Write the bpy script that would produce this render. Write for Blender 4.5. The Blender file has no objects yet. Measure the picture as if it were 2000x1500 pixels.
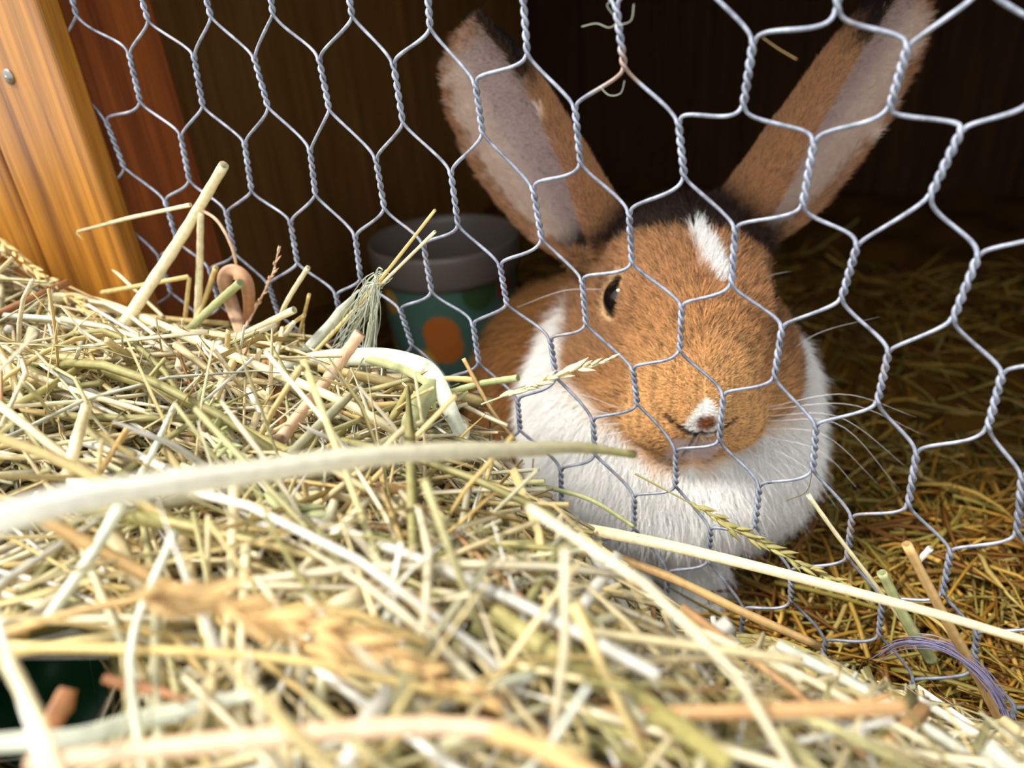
import bpy, math, random
import numpy as np
from mathutils import Matrix, Vector

HEAD_YAW, HEAD_PITCH, HEAD_ROLL = -5.0, 50.0, 0.0     # rabbit's head against the line of sight
FUR_N = 420000
rng = np.random.default_rng(7)
random.seed(7)
SC = bpy.context.scene
COL = SC.collection

# ------------------------------------------------------------------ calibrated frame
# "hutch millimetres": x to the right along the wire, y down, z into the hutch; the wire netting hangs in z = 0,
# the hutch floor is y = 160.  World metres: X = x, Y = z, Z = 160 - y.
RM = np.array([[0.903364, 0.072189, 0.422756], [0.146983, 0.873923, -0.463309], [-0.402902, 0.480674, 0.778860]])
CP = np.array([78.097556, -70.483331, -175.412451])
FPX = 1400.0
FLOOR = 160.0

def W(p):
    p = np.asarray(p, float)
    return np.stack([p[..., 0], p[..., 2], FLOOR - p[..., 1]], -1) * 0.001

def WV(v):
    return Vector((v[0], v[2], -v[1]))

def PX(u, v, s):
    return CP + s * (RM.T @ np.array([(u - 1000) / FPX, (v - 750) / FPX, 1.0]))

def proj(P):
    c = (np.asarray(P) - CP) @ RM.T
    return 1000 + FPX * c[..., 0] / c[..., 2], 750 + FPX * c[..., 1] / c[..., 2], c[..., 2]

# ------------------------------------------------------------------ camera
cam_d = bpy.data.cameras.new('camera')
cam = bpy.data.objects.new('camera', cam_d)
COL.objects.link(cam)
cr, cu, cb = WV(RM[0]), -WV(RM[1]), -WV(RM[2])
m3 = Matrix((cr, cu, cb)).transposed()
cam.matrix_world = Matrix.Translation(Vector(W(CP))) @ m3.to_4x4()
cam_d.sensor_width = 36.0
cam_d.lens = FPX / 2000 * 36.0
cam_d.clip_start = 0.005
cam_d.clip_end = 100
cam_d.dof.use_dof = True
cam_d.dof.focus_distance = 0.200
cam_d.dof.aperture_fstop = 9.0
SC.camera = cam

# ------------------------------------------------------------------ light
world = bpy.data.worlds.new('sky')
SC.world = world
world.use_nodes = True
wn = world.node_tree
wn.nodes.clear()
wo = wn.nodes.new('ShaderNodeOutputWorld')
wb = wn.nodes.new('ShaderNodeBackground')
wb.inputs[0].default_value = (0.94, 0.97, 1.0, 1)
wb.inputs[1].default_value = 1.35
wn.links.new(wb.outputs[0], wo.inputs[0])
sun_d = bpy.data.lights.new('sun', 'SUN')
sun_d.energy = 3.5
sun_d.angle = math.radians(13)
sun_d.color = (1.0, 0.95, 0.86)
sun = bpy.data.objects.new('sun', sun_d)
COL.objects.link(sun)
SUN_TO = Vector((0.52, 0.35, -0.84))      # light travels to the right, into the hutch and down
sun.rotation_euler = SUN_TO.to_track_quat('-Z', 'Y').to_euler()
sun.location = (-0.6, -1.0, 1.0)
SC.view_settings.view_transform = 'Standard'
SC.view_settings.look = 'None'
SC.view_settings.gamma = 1.0
SC.view_settings.use_curve_mapping = False
SC.view_settings.exposure = 0.62

# ------------------------------------------------------------------ helpers
def srgb(r, g, b):
    f = lambda c: (c / 255 / 12.92) if c / 255 <= 0.04045 else ((c / 255 + 0.055) / 1.055) ** 2.4
    return (f(r), f(g), f(b))

def link(o, parent=None):
    COL.objects.link(o)
    if parent is not None:
        o.parent = parent
    return o

def tag(o, label=None, cat=None, group=None, kind=None):
    if label: o['label'] = label
    if cat: o['category'] = cat
    if group: o['group'] = group
    if kind: o['kind'] = kind
    return o

def mesh_np(name, V, F, mat, parent=None, smooth=True, colors=None):
    """V world metres (n,3); F (m,4) or (m,3) array"""
    me = bpy.data.meshes.new(name)
    V = np.asarray(V, np.float32); F = np.asarray(F, np.int32)
    k = F.shape[1]
    me.vertices.add(len(V)); me.vertices.foreach_set('co', V.ravel())
    me.loops.add(F.size); me.loops.foreach_set('vertex_index', F.ravel())
    me.polygons.add(len(F))
    me.polygons.foreach_set('loop_start', np.arange(0, F.size, k, dtype=np.int32))
    me.polygons.foreach_set('loop_total', np.full(len(F), k, np.int32))
    me.update(calc_edges=True)
    me.polygons.foreach_set('use_smooth', np.full(len(F), smooth))
    if colors is not None:
        at = me.attributes.new('Col', 'FLOAT_COLOR', 'POINT')
        c4 = np.ones((len(V), 4), np.float32); c4[:, :3] = colors
        at.data.foreach_set('color', c4.ravel())
    me.materials.append(mat)
    me.validate()
    o = bpy.data.objects.new(name, me)
    return link(o, parent)

def box_np(x0, x1, y0, y1, z0, z1, bev=0.0):
    """bevelled box in hutch mm -> (V,F) quads (chamfered)"""
    if bev <= 0:
        V = np.array([[x, y, z] for x in (x0, x1) for y in (y0, y1) for z in (z0, z1)], float)
        F = [[0, 1, 3, 2], [4, 6, 7, 5], [0, 4, 5, 1], [2, 3, 7, 6], [0, 2, 6, 4], [1, 5, 7, 3]]
        return V, F
    import bmesh
    bm = bmesh.new()
    bmesh.ops.create_cube(bm, size=1.0)
    for v in bm.verts:
        v.co = Vector(((x0 + x1) / 2 + v.co.x * (x1 - x0), (y0 + y1) / 2 + v.co.y * (y1 - y0), (z0 + z1) / 2 + v.co.z * (z1 - z0)))
    bmesh.ops.bevel(bm, geom=list(bm.edges), offset=bev, segments=3, profile=0.5, affect='EDGES')
    bm.verts.ensure_lookup_table()
    V = np.array([v.co[:] for v in bm.verts]); F = [[v.index for v in f.verts] for f in bm.faces]
    bm.free()
    return V, F

def box(name, x0, x1, y0, y1, z0, z1, mat, parent=None, bev=0.0, jitter=0.0):
    V, F = box_np(x0, x1, y0, y1, z0, z1, bev)
    me = bpy.data.meshes.new(name)
    c = V.mean(0)
    Wv = W(V)
    me.from_pydata([tuple(v) for v in Wv], [], [tuple(reversed(f)) for f in F])
    import bmesh
    bm = bmesh.new(); bm.from_mesh(me); bmesh.ops.recalc_face_normals(bm, faces=bm.faces); bm.to_mesh(me); bm.free()
    me.materials.append(mat)
    o = bpy.data.objects.new(name, me)
    return link(o, parent)

def crom(P, n):
    """Catmull-Rom through points P (k,3) -> (n,3)"""
    P = np.asarray(P, float)
    if len(P) == 2:
        t = np.linspace(0, 1, n)[:, None]
        return P[0] * (1 - t) + P[1] * t
    Q = np.vstack([2 * P[0] - P[1], P, 2 * P[-1] - P[-2]])
    T = np.linspace(0, len(P) - 1 - 1e-6, n)
    i = T.astype(int); t = (T - i)[:, None]
    p0, p1, p2, p3 = Q[i], Q[i + 1], Q[i + 2], Q[i + 3]
    return 0.5 * (2 * p1 + (p2 - p0) * t + (2 * p0 - 5 * p1 + 4 * p2 - p3) * t ** 2 + (3 * p1 - p0 - 3 * p2 + p3) * t ** 3)

def norm(v):
    return v / (np.linalg.norm(v, axis=-1, keepdims=True) + 1e-12)

def tubes(P, Rr, sides=4, up=None, flat=1.0, cap=True, roll=None):
    """many tubes at once. P (n,k,3) mm, Rr (n,k) radius; returns V (n*k*sides,3), F quads. flat squashes one axis"""
    n, k, _ = P.shape
    T = np.gradient(P, axis=1); T = norm(T)
    if up is None:
        up = rng.normal(size=(n, 1, 3))
    up = np.broadcast_to(up, P.shape)
    A = norm(np.cross(T, up)); B = np.cross(T, A)
    ang = np.arange(sides) * 2 * np.pi / sides
    fl = np.broadcast_to(np.asarray(flat, float).reshape(-1, 1, 1, 1) if np.ndim(flat) else flat, (n, 1, 1, 1))
    V = P[:, :, None, :] + Rr[:, :, None, None] * (np.cos(ang)[None, None, :, None] * A[:, :, None, :] + fl * np.sin(ang)[None, None, :, None] * B[:, :, None, :])
    idx = np.arange(n * k * sides).reshape(n, k, sides)
    a = idx[:, :-1, :]; b = idx[:, 1:, :]
    F = np.stack([a, np.roll(a, -1, 2), np.roll(b, -1, 2), b], -1).reshape(-1, 4)
    if cap and sides == 4:
        F = np.vstack([F, idx[:, 0, ::-1].reshape(-1, 4), idx[:, -1, :].reshape(-1, 4)])
    return V.reshape(-1, 3), F

# ------------------------------------------------------------------ materials
def new_mat(name):
    m = bpy.data.materials.new(name); m.use_nodes = True
    nt = m.node_tree
    b = nt.nodes['Principled BSDF']
    return m, nt, b

def n_(nt, t, **kw):
    n = nt.nodes.new(t)
    for k, v in kw.items():
        if k.startswith('i_'):
            key = k[2:]
            key = int(key) if key.isdigit() else key
            n.inputs[key].default_value = v
        else:
            setattr(n, k, v)
    return n

def wood_mat(name, c_light, c_dark, rough=0.4, coat=0.3, scale=(70, 70, 3.0), spec=0.5):
    m, nt, b = new_mat(name)
    tc = n_(nt, 'ShaderNodeTexCoord')
    mp = n_(nt, 'ShaderNodeMapping'); mp.inputs['Scale'].default_value = scale
    nt.links.new(tc.outputs['Object'], mp.inputs[0])
    n1 = n_(nt, 'ShaderNodeTexNoise', i_Scale=2.2, i_Detail=6.0, i_Roughness=0.6, i_Distortion=0.7)
    nt.links.new(mp.outputs[0], n1.inputs['Vector'])
    mp2 = n_(nt, 'ShaderNodeMapping'); mp2.inputs['Scale'].default_value = (scale[0] * 9, scale[1] * 9, scale[2] * 6)
    nt.links.new(tc.outputs['Object'], mp2.inputs[0])
    n2 = n_(nt, 'ShaderNodeTexNoise', i_Scale=1.5, i_Detail=3.0)
    nt.links.new(mp2.outputs[0], n2.inputs['Vector'])
    mx = n_(nt, 'ShaderNodeMath', operation='MULTIPLY_ADD'); mx.inputs[1].default_value = 0.35
    nt.links.new(n2.outputs['Fac'], mx.inputs[0]); nt.links.new(n1.outputs['Fac'], mx.inputs[2])
    cr_ = n_(nt, 'ShaderNodeValToRGB')
    cr_.color_ramp.elements[0].position = 0.42; cr_.color_ramp.elements[0].color = (*c_dark, 1)
    cr_.color_ramp.elements[1].position = 0.86; cr_.color_ramp.elements[1].color = (*c_light, 1)
    nt.links.new(mx.outputs[0], cr_.inputs[0])
    nt.links.new(cr_.outputs[0], b.inputs['Base Color'])
    b.inputs['Roughness'].default_value = rough
    b.inputs['Coat Weight'].default_value = coat
    b.inputs['Coat Roughness'].default_value = 0.3
    b.inputs['Specular IOR Level'].default_value = spec
    bp = n_(nt, 'ShaderNodeBump', i_Strength=0.35, i_Distance=0.0006)
    nt.links.new(mx.outputs[0], bp.inputs['Height']); nt.links.new(bp.outputs[0], b.inputs['Normal'])
    return m

M_GOLD = wood_mat('golden_varnished_wood', srgb(186, 124, 36), srgb(104, 58, 8), 0.45, 0.2)
M_RED = wood_mat('red_brown_wood', srgb(152, 80, 30), srgb(94, 42, 12), 0.5, 0.1)  # redder and darker than the golden boards in front
M_LWALL = wood_mat('brown_side_boards', srgb(178, 128, 66), srgb(128, 84, 36), 0.75, 0.0, spec=0.2)  # lighter than the other walls: light on this side is in the colour
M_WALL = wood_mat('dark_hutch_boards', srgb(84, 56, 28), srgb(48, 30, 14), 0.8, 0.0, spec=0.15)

def attr_mat(name, rough, spec=0.3, sss=0.0, trans=0.0, noise=0.0, nscale=400.0, bump=0.0):
    m, nt, b = new_mat(name)
    at = n_(nt, 'ShaderNodeAttribute', attribute_name='Col')
    out = at.outputs['Color']
    if noise > 0:
        tc = n_(nt, 'ShaderNodeTexCoord')
        nz = n_(nt, 'ShaderNodeTexNoise', i_Scale=nscale, i_Detail=4.0)
        nt.links.new(tc.outputs['Object'], nz.inputs['Vector'])
        mr = n_(nt, 'ShaderNodeMapRange'); mr.inputs[1].default_value = 0.3; mr.inputs[2].default_value = 0.7
        mr.inputs[3].default_value = 1 - noise; mr.inputs[4].default_value = 1 + noise * 0.6
        nt.links.new(nz.outputs['Fac'], mr.inputs[0])
        mm = n_(nt, 'ShaderNodeMixRGB', blend_type='MULTIPLY'); mm.inputs[0].default_value = 1.0
        nt.links.new(out, mm.inputs[1]); nt.links.new(mr.outputs[0], mm.inputs[2])
        out = mm.outputs[0]
        if bump > 0:
            bp = n_(nt, 'ShaderNodeBump', i_Strength=bump, i_Distance=0.0003)
            nt.links.new(nz.outputs['Fac'], bp.inputs['Height']); nt.links.new(bp.outputs[0], b.inputs['Normal'])
    nt.links.new(out, b.inputs['Base Color'])
    b.inputs['Roughness'].default_value = rough
    b.inputs['Specular IOR Level'].default_value = spec
    if trans > 0:   # thin dry leaf: some light passes through
        tr = n_(nt, 'ShaderNodeBsdfTranslucent'); nt.links.new(out, tr.inputs['Color'])
        ms = n_(nt, 'ShaderNodeMixShader'); ms.inputs[0].default_value = trans
        nt.links.new(b.outputs[0], ms.inputs[1]); nt.links.new(tr.outputs[0], ms.inputs[2])
        nt.links.new(ms.outputs[0], nt.nodes['Material Output'].inputs['Surface'])
    return m

M_HAY = attr_mat('dry_hay', 0.5, 0.35, trans=0.22, noise=0.16, nscale=500)
M_SKIN = attr_mat('rabbit_skin', 0.9, 0.05)
M_FUR = attr_mat('rabbit_fur', 0.55, 0.18)

def wire_mat():
    m, nt, b = new_mat('galvanised_wire')
    tc = n_(nt, 'ShaderNodeTexCoord')
    n1 = n_(nt, 'ShaderNodeTexNoise', i_Scale=260.0, i_Detail=5.0, i_Roughness=0.65)
    nt.links.new(tc.outputs['Object'], n1.inputs['Vector'])
    n2 = n_(nt, 'ShaderNodeTexNoise', i_Scale=60.0, i_Detail=3.0)
    nt.links.new(tc.outputs['Object'], n2.inputs['Vector'])
    c1 = n_(nt, 'ShaderNodeValToRGB')
    c1.color_ramp.elements[0].position = 0.35; c1.color_ramp.elements[0].color = (*srgb(112, 116, 128), 1)
    c1.color_ramp.elements[1].position = 0.65; c1.color_ramp.elements[1].color = (*srgb(172, 178, 194), 1)
    nt.links.new(n1.outputs['Fac'], c1.inputs[0])
    c2 = n_(nt, 'ShaderNodeValToRGB')
    c2.color_ramp.elements[0].position = 0.60; c2.color_ramp.elements[0].color = (0, 0, 0, 1)
    c2.color_ramp.elements[1].position = 0.72; c2.color_ramp.elements[1].color = (0.75, 0.75, 0.75, 1)
    nt.links.new(n2.outputs['Fac'], c2.inputs[0])
    mx = n_(nt, 'ShaderNodeMixRGB'); mx.inputs[2].default_value = (*srgb(150, 118, 92), 1)
    nt.links.new(c2.outputs[0], mx.inputs[0]); nt.links.new(c1.outputs[0], mx.inputs[1])
    nt.links.new(mx.outputs[0], b.inputs['Base Color'])
    b.inputs['Metallic'].default_value = 0.35
    b.inputs['Roughness'].default_value = 0.5
    bp = n_(nt, 'ShaderNodeBump', i_Strength=0.5, i_Distance=0.0003)
    nt.links.new(n1.outputs['Fac'], bp.inputs['Height']); nt.links.new(bp.outputs[0], b.inputs['Normal'])
    return m
M_WIRE = wire_mat()

def plain(name, col, rough=0.5, metal=0.0, spec=0.5):
    m, nt, b = new_mat(name)
    b.inputs['Base Color'].default_value = (*col, 1); b.inputs['Roughness'].default_value = rough
    b.inputs['Metallic'].default_value = metal; b.inputs['Specular IOR Level'].default_value = spec
    return m
M_EYE = plain('wet_dark_eye', (0.006, 0.004, 0.004), 0.05)
M_WHISK = plain('whisker', srgb(236, 232, 230), 0.35)
M_SCREW = plain('steel_screw', srgb(140, 135, 128), 0.4, 0.9)

# ------------------------------------------------------------------ structure of the hutch
HX0, HX1, HZ1, HTOP = -320, 620, 700, -260
def empty(name, p, kind=None, label=None, cat=None):
    o = bpy.data.objects.new(name, None); o.location = Vector(W(p)); link(o)
    tag(o, label, cat, kind=kind); return o

def planked(name, label, axis, a0, a1, wd, make):
    root = bpy.data.objects.new(name, None); link(root)
    tag(root, label, name.split('_')[0], kind='structure')
    a = a0
    while a < a1 - 1:
        b = min(a + wd, a1)
        make(root, a + 0.15, b - 0.15); a = b
    return root
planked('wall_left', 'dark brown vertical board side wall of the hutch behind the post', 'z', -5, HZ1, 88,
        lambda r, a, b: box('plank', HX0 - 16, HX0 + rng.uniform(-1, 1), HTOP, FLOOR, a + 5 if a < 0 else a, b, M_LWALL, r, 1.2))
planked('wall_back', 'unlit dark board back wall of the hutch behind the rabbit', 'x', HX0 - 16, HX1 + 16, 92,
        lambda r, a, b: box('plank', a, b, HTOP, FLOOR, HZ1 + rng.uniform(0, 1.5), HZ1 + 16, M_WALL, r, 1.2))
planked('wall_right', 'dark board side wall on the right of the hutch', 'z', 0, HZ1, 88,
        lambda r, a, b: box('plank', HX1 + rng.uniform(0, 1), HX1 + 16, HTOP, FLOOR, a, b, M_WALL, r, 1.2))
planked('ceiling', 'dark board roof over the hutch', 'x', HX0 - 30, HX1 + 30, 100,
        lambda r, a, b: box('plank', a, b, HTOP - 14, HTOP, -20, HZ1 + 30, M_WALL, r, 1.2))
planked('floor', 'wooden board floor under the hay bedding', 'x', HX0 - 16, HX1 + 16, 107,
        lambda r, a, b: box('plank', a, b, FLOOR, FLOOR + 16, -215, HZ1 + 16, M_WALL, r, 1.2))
g = mesh_np('ground', [(-6, -6, -0.75), (6, -6, -0.75), (6, 6, -0.75), (-6, 6, -0.75)], [[0, 1, 2, 3]],
            plain('lawn', srgb(62, 84, 40), 0.9), smooth=False)  # unseen ground plane added to block sky light from below
tag(g, 'unseen green lawn around the hutch', 'ground', kind='structure')

BK = plain('light_seal_dark', srgb(30, 20, 10), 0.9)
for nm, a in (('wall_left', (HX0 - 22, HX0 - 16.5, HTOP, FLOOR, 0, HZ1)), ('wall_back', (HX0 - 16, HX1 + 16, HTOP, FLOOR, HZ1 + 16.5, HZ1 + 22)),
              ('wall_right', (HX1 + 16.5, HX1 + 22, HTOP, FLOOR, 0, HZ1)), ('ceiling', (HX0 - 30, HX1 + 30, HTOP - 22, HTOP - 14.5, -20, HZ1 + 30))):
    box('light_seal_sheet', *a, BK, bpy.data.objects[nm])  # added behind the boards to stop light leaking through the seams

# door frame on the left: golden trim boards in front of a red-brown post
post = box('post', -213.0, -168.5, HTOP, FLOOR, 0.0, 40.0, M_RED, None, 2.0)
tag(post, 'red-brown wooden post that the wire netting ends on', 'post')
tb = box('trim_board', -212.4, -164.0, HTOP, FLOOR, -9.0, -0.2, M_GOLD, None, 1.5)
tag(tb, 'golden varnished frame board with a screw, beside the wire', 'board')
# screw head on the trim board
import bmesh
def screw(parent, x, y, z):
    bm = bmesh.new()
    bmesh.ops.create_uvsphere(bm, u_segments=20, v_segments=10, radius=2.6)
    for v in bm.verts: v.co.z *= 0.35
    bmesh.ops.create_cube(bm, size=1.0, matrix=Matrix.Translation((0, 0, 0.75)) @ Matrix.Diagonal((3.6, 0.5, 0.5, 1)))
    bmesh.ops.scale(bm, vec=(.001, .001, .001), verts=bm.verts)
    me = bpy.data.meshes.new('screw'); bm.to_mesh(me); bm.free()
    for p in me.polygons: p.use_smooth = True
    me.materials.append(M_SCREW)
    o = bpy.data.objects.new('screw', me); link(o, parent)
    o.location = Vector(W((x, y, z))); o.rotation_euler = (math.radians(90), 0.4, 0)
    return o
q = CP + (-9.2 - CP[2]) / (RM.T @ np.array([(17 - 1000) / FPX, (150 - 750) / FPX, 1]))[2] * (RM.T @ np.array([(17 - 1000) / FPX, (150 - 750) / FPX, 1]))
tag(screw(tb, *q), 'round steel screw head')
ob = box('trim_board', -300.0, -216.0, HTOP, FLOOR, -8.0, -0.2, M_GOLD, None, 2.0)
tag(ob, 'golden outer frame board left of the dark seam, at the photo edge', 'board')
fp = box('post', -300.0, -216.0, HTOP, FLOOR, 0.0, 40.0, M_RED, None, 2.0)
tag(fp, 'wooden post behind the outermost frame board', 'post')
hd = box('header_beam', -300.0, HX1 + 16, HTOP + 0.2, HTOP + 98, -8.0, -1.0, M_GOLD, None, 2.0)  # out of view; its depth is set to limit sun and sky inside
hd.location.z += 0.0
tag(hd, 'golden beam across the top of the wire opening', 'beam')
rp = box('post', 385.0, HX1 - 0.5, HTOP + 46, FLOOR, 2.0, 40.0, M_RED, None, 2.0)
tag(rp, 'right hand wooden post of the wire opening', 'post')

# ------------------------------------------------------------------ wire netting
P_, T_, SH, WD = 23.839, 15.883, 0.12874, 25.4
NODES = [  # row, col, top(u,v), bottom(u,v)
(-2,8.5,None,(1635,33)),
(-1,0,None,(150,37)),(-1,1,None,(287,48)),(-1,2,None,(411,41)),(-1,3,None,(532,36)),(-1,4,None,(688,41)),(-1,5,None,(843.5,64)),(-1,6,None,(1033,115)),
(-1,7,(1205,3),(1223,140)),(-1,8,(1474,70),(1451,217)),(-1,9,(1776,80),(1735,220)),
(0,.5,(246,102),(270,206)),(0,1.5,(375,105),(396,214)),(0,2.5,(493,109),(525,217)),(0,3.5,(621,110),(645,222)),(0,4.5,(769,118),(792,247)),
(0,5.5,(930,154),(947,268)),(0,6.5,(1125,200),(1137,326)),(0,7.5,(1325,229),(1337,355)),(0,8.5,(1592,266),(1566,411)),(0,9.5,(1883,245),(1812,395)),
(1,0,(204,237),(242,333)),(1,1,(350,262),(370,358)),(1,2,(477,276),(494,378)),(1,3,(606,288),(619,386)),(1,4,(737,303),(756,412)),(1,5,(883,328),(898,446)),
(1,6,(1041,360),(1060,474)),(1,7,(1229,407),(1234,521)),(1,8,(1436,440),(1427,565)),(1,9,(1677,471),(1641,594)),(1,10,(1916,491),(1858,635)),
(2,.5,(320,392),(348,477)),(2,1.5,(444,411),(463,498)),(2,2.5,(569,429),(585,517)),(2,3.5,(697,455),(708,549)),(2,4.5,(830,472),(846,574)),(2,5.5,(976,513),(990,600)),
(2,6.5,(1136,541),(1144,641)),(2,7.5,(1330,594),(1326,695)),(2,8.5,(1528,633),(1511,747)),(2,9.5,(1738,680),(1712,795)),(2,10.5,(1961,722),(1927,845)),
(3,1,(411,525),(434,600)),(3,2,(528,551),(550,617)),(3,3,(658,571),None),(3,4,(783,600),(807,678)),(3,5,(923,627),(935,715)),(3,6,(1072,661),(1085,747)),
(3,7,(1234,718),(1244,797)),(3,8,(1412,768),(1404,869)),(3,9,(1594,825),(1587,923)),(3,10,(1792,875),(1773,992)),(3,11,(1997,920),(1985,1043)),
(4,4.5,(872,738),None),(4,5.5,(1008,780),(1014,848)),(4,6.5,(1156,818),(1162,896)),(4,7.5,(1319,878),(1319,956)),(4,8.5,(1484,942),(1475,1030)),(4,9.5,(1665,1002),(1655,1092)),(4,10.5,(1858,1065),(1840,1160)),
(5,6,(1094,916),(1096,993)),(5,7,(1239,965),(1239,1035)),(5,8,(1388,1028),(1384,1100)),(5,9,(1546,1105),(1546,1175)),(5,10,(1724,1163),(1717,1243)),(5,11,(1908,1228),(1902,1310)),
(6,8.5,(1455,1180),(1448,1245)),(6,9.5,(1614,1246),(1604,1314)),(6,10.5,(1787,1322),(1764,1387))]

def on_fence(u, v, z=0.0):
    d = RM.T @ np.array([(u - 1000) / FPX, (v - 750) / FPX, 1.0])
    return CP + (z - CP[2]) / d[2] * d

def lattice(r, c, k):
    x = (c - 6) * WD
    return np.array([x, (r - 2) * P_ + k * T_ + SH * x, 0.0])

meas = {}
for r, c, t, b in NODES:
    if t: meas[(r, c, 0)] = on_fence(*t)
    if b: meas[(r, c, 1)] = on_fence(*b)
mk = list(meas)
mL = np.array([lattice(*k) for k in mk]); mR = np.array([meas[k] for k in mk]) - mL

def node(r, c, k):
    if (r, c, k) in meas: p = meas[(r, c, k)].copy()
    else:
        l = lattice(r, c, k)
        d2 = ((mL - l) ** 2).sum(1); w = 1 / (d2 + 60) ** 1.5
        res = (mR * w[:, None]).sum(0) / w.sum()
        fade = 1 / (1 + max(0, math.sqrt(d2.min()) - 25) / 120)
        p = l + res * fade
    p[2] = 0.9 * math.sin(p[0] * 0.021 + p[1] * 0.033) + 0.25 * math.sin(p[0] * 0.3 + p[1] * .4)
    return p

net = bpy.data.objects.new('wire_netting', None); link(net)
net.location = Vector(W((0, FLOOR - 2, 0)))
tag(net, 'galvanised hexagonal wire netting stretched across the hutch front', 'wire netting')
WR = 0.52
def strand(m):
    """continuous wire between twist columns m-0.25 and m+0.25, weaving down"""
    cl, chh = m - 0.25, m + 0.25
    pts = []
    for r in range(-6, 9):
        c = None
        for cc in (cl, chh):
            if (r % 2 == 0) == (abs(cc % 1 - 0.5) < 1e-6): c = cc
        a, b = node(r, c, 0), node(r, c, 1)
        side = 1 if c < m else -1          # this wire is the right (+1) or left member of the twist
        ax = norm(b - a); lat = norm(np.cross(ax, [0, 0, 1.0])); lat = lat if lat[0] > 0 else -lat
        turns = 3
        n = 34
        for i in range(n):
            t = i / (n - 1)
            ph = 2 * math.pi * turns * t + (0 if side > 0 else math.pi)
            rad = WR * (0.98)
            pts.append(a + (b - a) * (0.03 + 0.94 * t) + rad * (math.cos(ph) * lat + math.sin(ph) * np.array([0, 0, 1.0])))
        # slight sag point on the way to the next twist
    return np.array(pts)

def bend(P, n_tw=34):
    """insert gently bowed points between twists"""
    out = []
    k = len(P) // n_tw
    for i in range(k):
        seg = P[i * n_tw:(i + 1) * n_tw]
        out.append(seg)
        if i < k - 1:
            a, b = seg[-1], P[(i + 1) * n_tw]
            ta = norm(seg[-1] - seg[-4]); tb_ = norm(P[(i + 1) * n_tw + 3] - b)
            L = np.linalg.norm(b - a)
            h = L * rng.uniform(0.22, 0.42)
            c1 = a + ta * h * 0.75; c2 = b - tb_ * h * 0.6
            t = np.linspace(0, 1, 14)[1:-1, None]
            out.append((1 - t) ** 3 * a + 3 * (1 - t) ** 2 * t * c1 + 3 * (1 - t) * t ** 2 * c2 + t ** 3 * b)
    return np.vstack(out)

for mi in range(-1, 34):
    m = mi * 0.5 + 0.25
    P = bend(strand(m))
    keep = (P[:, 0] > -169.5) & (P[:, 0] < 384) & (P[:, 1] < FLOOR - 1.5) & (P[:, 1] > HTOP + 40)
    # keep the longest continuous runs
    runs = np.split(np.arange(len(P)), np.where(np.diff(keep.astype(int)) != 0)[0] + 1)
    runs = [r for r in runs if keep[r[0]] and len(r) > 8]
    if not runs: continue
    Vs, Fs, off = [], [], 0
    for r in runs:
        Q = P[r]; 
        rad = np.full((1, len(Q)), WR) * (1 + 0.10 * rng.normal(size=(1, len(Q))).cumsum() * 0 + 0.05 * np.sin(np.arange(len(Q)) * .7 + m))
        V, F = tubes(Q[None], rad, 6, up=np.array([[[0.0, 0, 1]]]) + 0.001)
        Vs.append(V); Fs.append(F + off); off += len(V)
    o = mesh_np('wire_strand', W(np.vstack(Vs)) - np.array(net.location), np.vstack(Fs), M_WIRE, net)

# ------------------------------------------------------------------ hay: pile surface in front of the wire
FX = np.array([-330, -246, -185, -90, -50, -22, -14, 3, 38, 86, 140, 420.])
FY = np.array([0, 6, 34, 32, 40, 47, 62, 92, 121, 128, 134, 140.])
HOLE = PX(95, 1365, 185)
def smooth01(t):
    t = np.clip(t, 0, 1); return t * t * (3 - 2 * t)
def pile_y(x, z):
    f0 = np.interp(x, FX, FY)
    near = np.interp(x, [-330, -150, 0, 100, 200, 420], [0, 20, 28, 38, 58, 104])
    w = smooth01(-z / 115.0)
    y = f0 * (1 - w) + near * w
    y = y + 4 * np.sin(x * .05 + z * .03) + 3 * np.sin(x * .11 - z * .09 + 1)
    y = y + 58 * np.exp(-(((x - HOLE[0]) / 30) ** 2 + ((z - HOLE[2]) / 24) ** 2))
    y = y + np.clip((-z - 150) / 50, 0, 1.2) * 60
    return np.minimum(y, FLOOR - 2)
def s_pile(u, v):
    d = RM.T @ np.array([(u - 1000) / FPX, (v - 750) / FPX, 1.0])
    for s in np.arange(40, 700, 1.0):
        p = CP + s * d
        if p[2] > -1 or p[1] >= pile_y(p[0], p[2]): return s
    return 700.0

PAL = np.array([srgb(*c) for c in [(250, 238, 202), (242, 224, 174), (232, 210, 148), (214, 186, 120), (214, 206, 150), (184, 176, 116),
                                   (248, 244, 230), (222, 216, 178), (156, 146, 92), (208, 164, 112), (164, 112, 70), (228, 230, 212)]])
PALW = np.array([.18, .18, .14, .10, .10, .07, .08, .09, .04, .02, .006, .03]); PALW /= PALW.sum()
PALIN = np.array([srgb(*c) for c in [(216, 176, 84), (198, 150, 56), (176, 128, 44), (206, 180, 104), (150, 116, 48), (164, 148, 70), (140, 92, 34)]])

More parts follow.
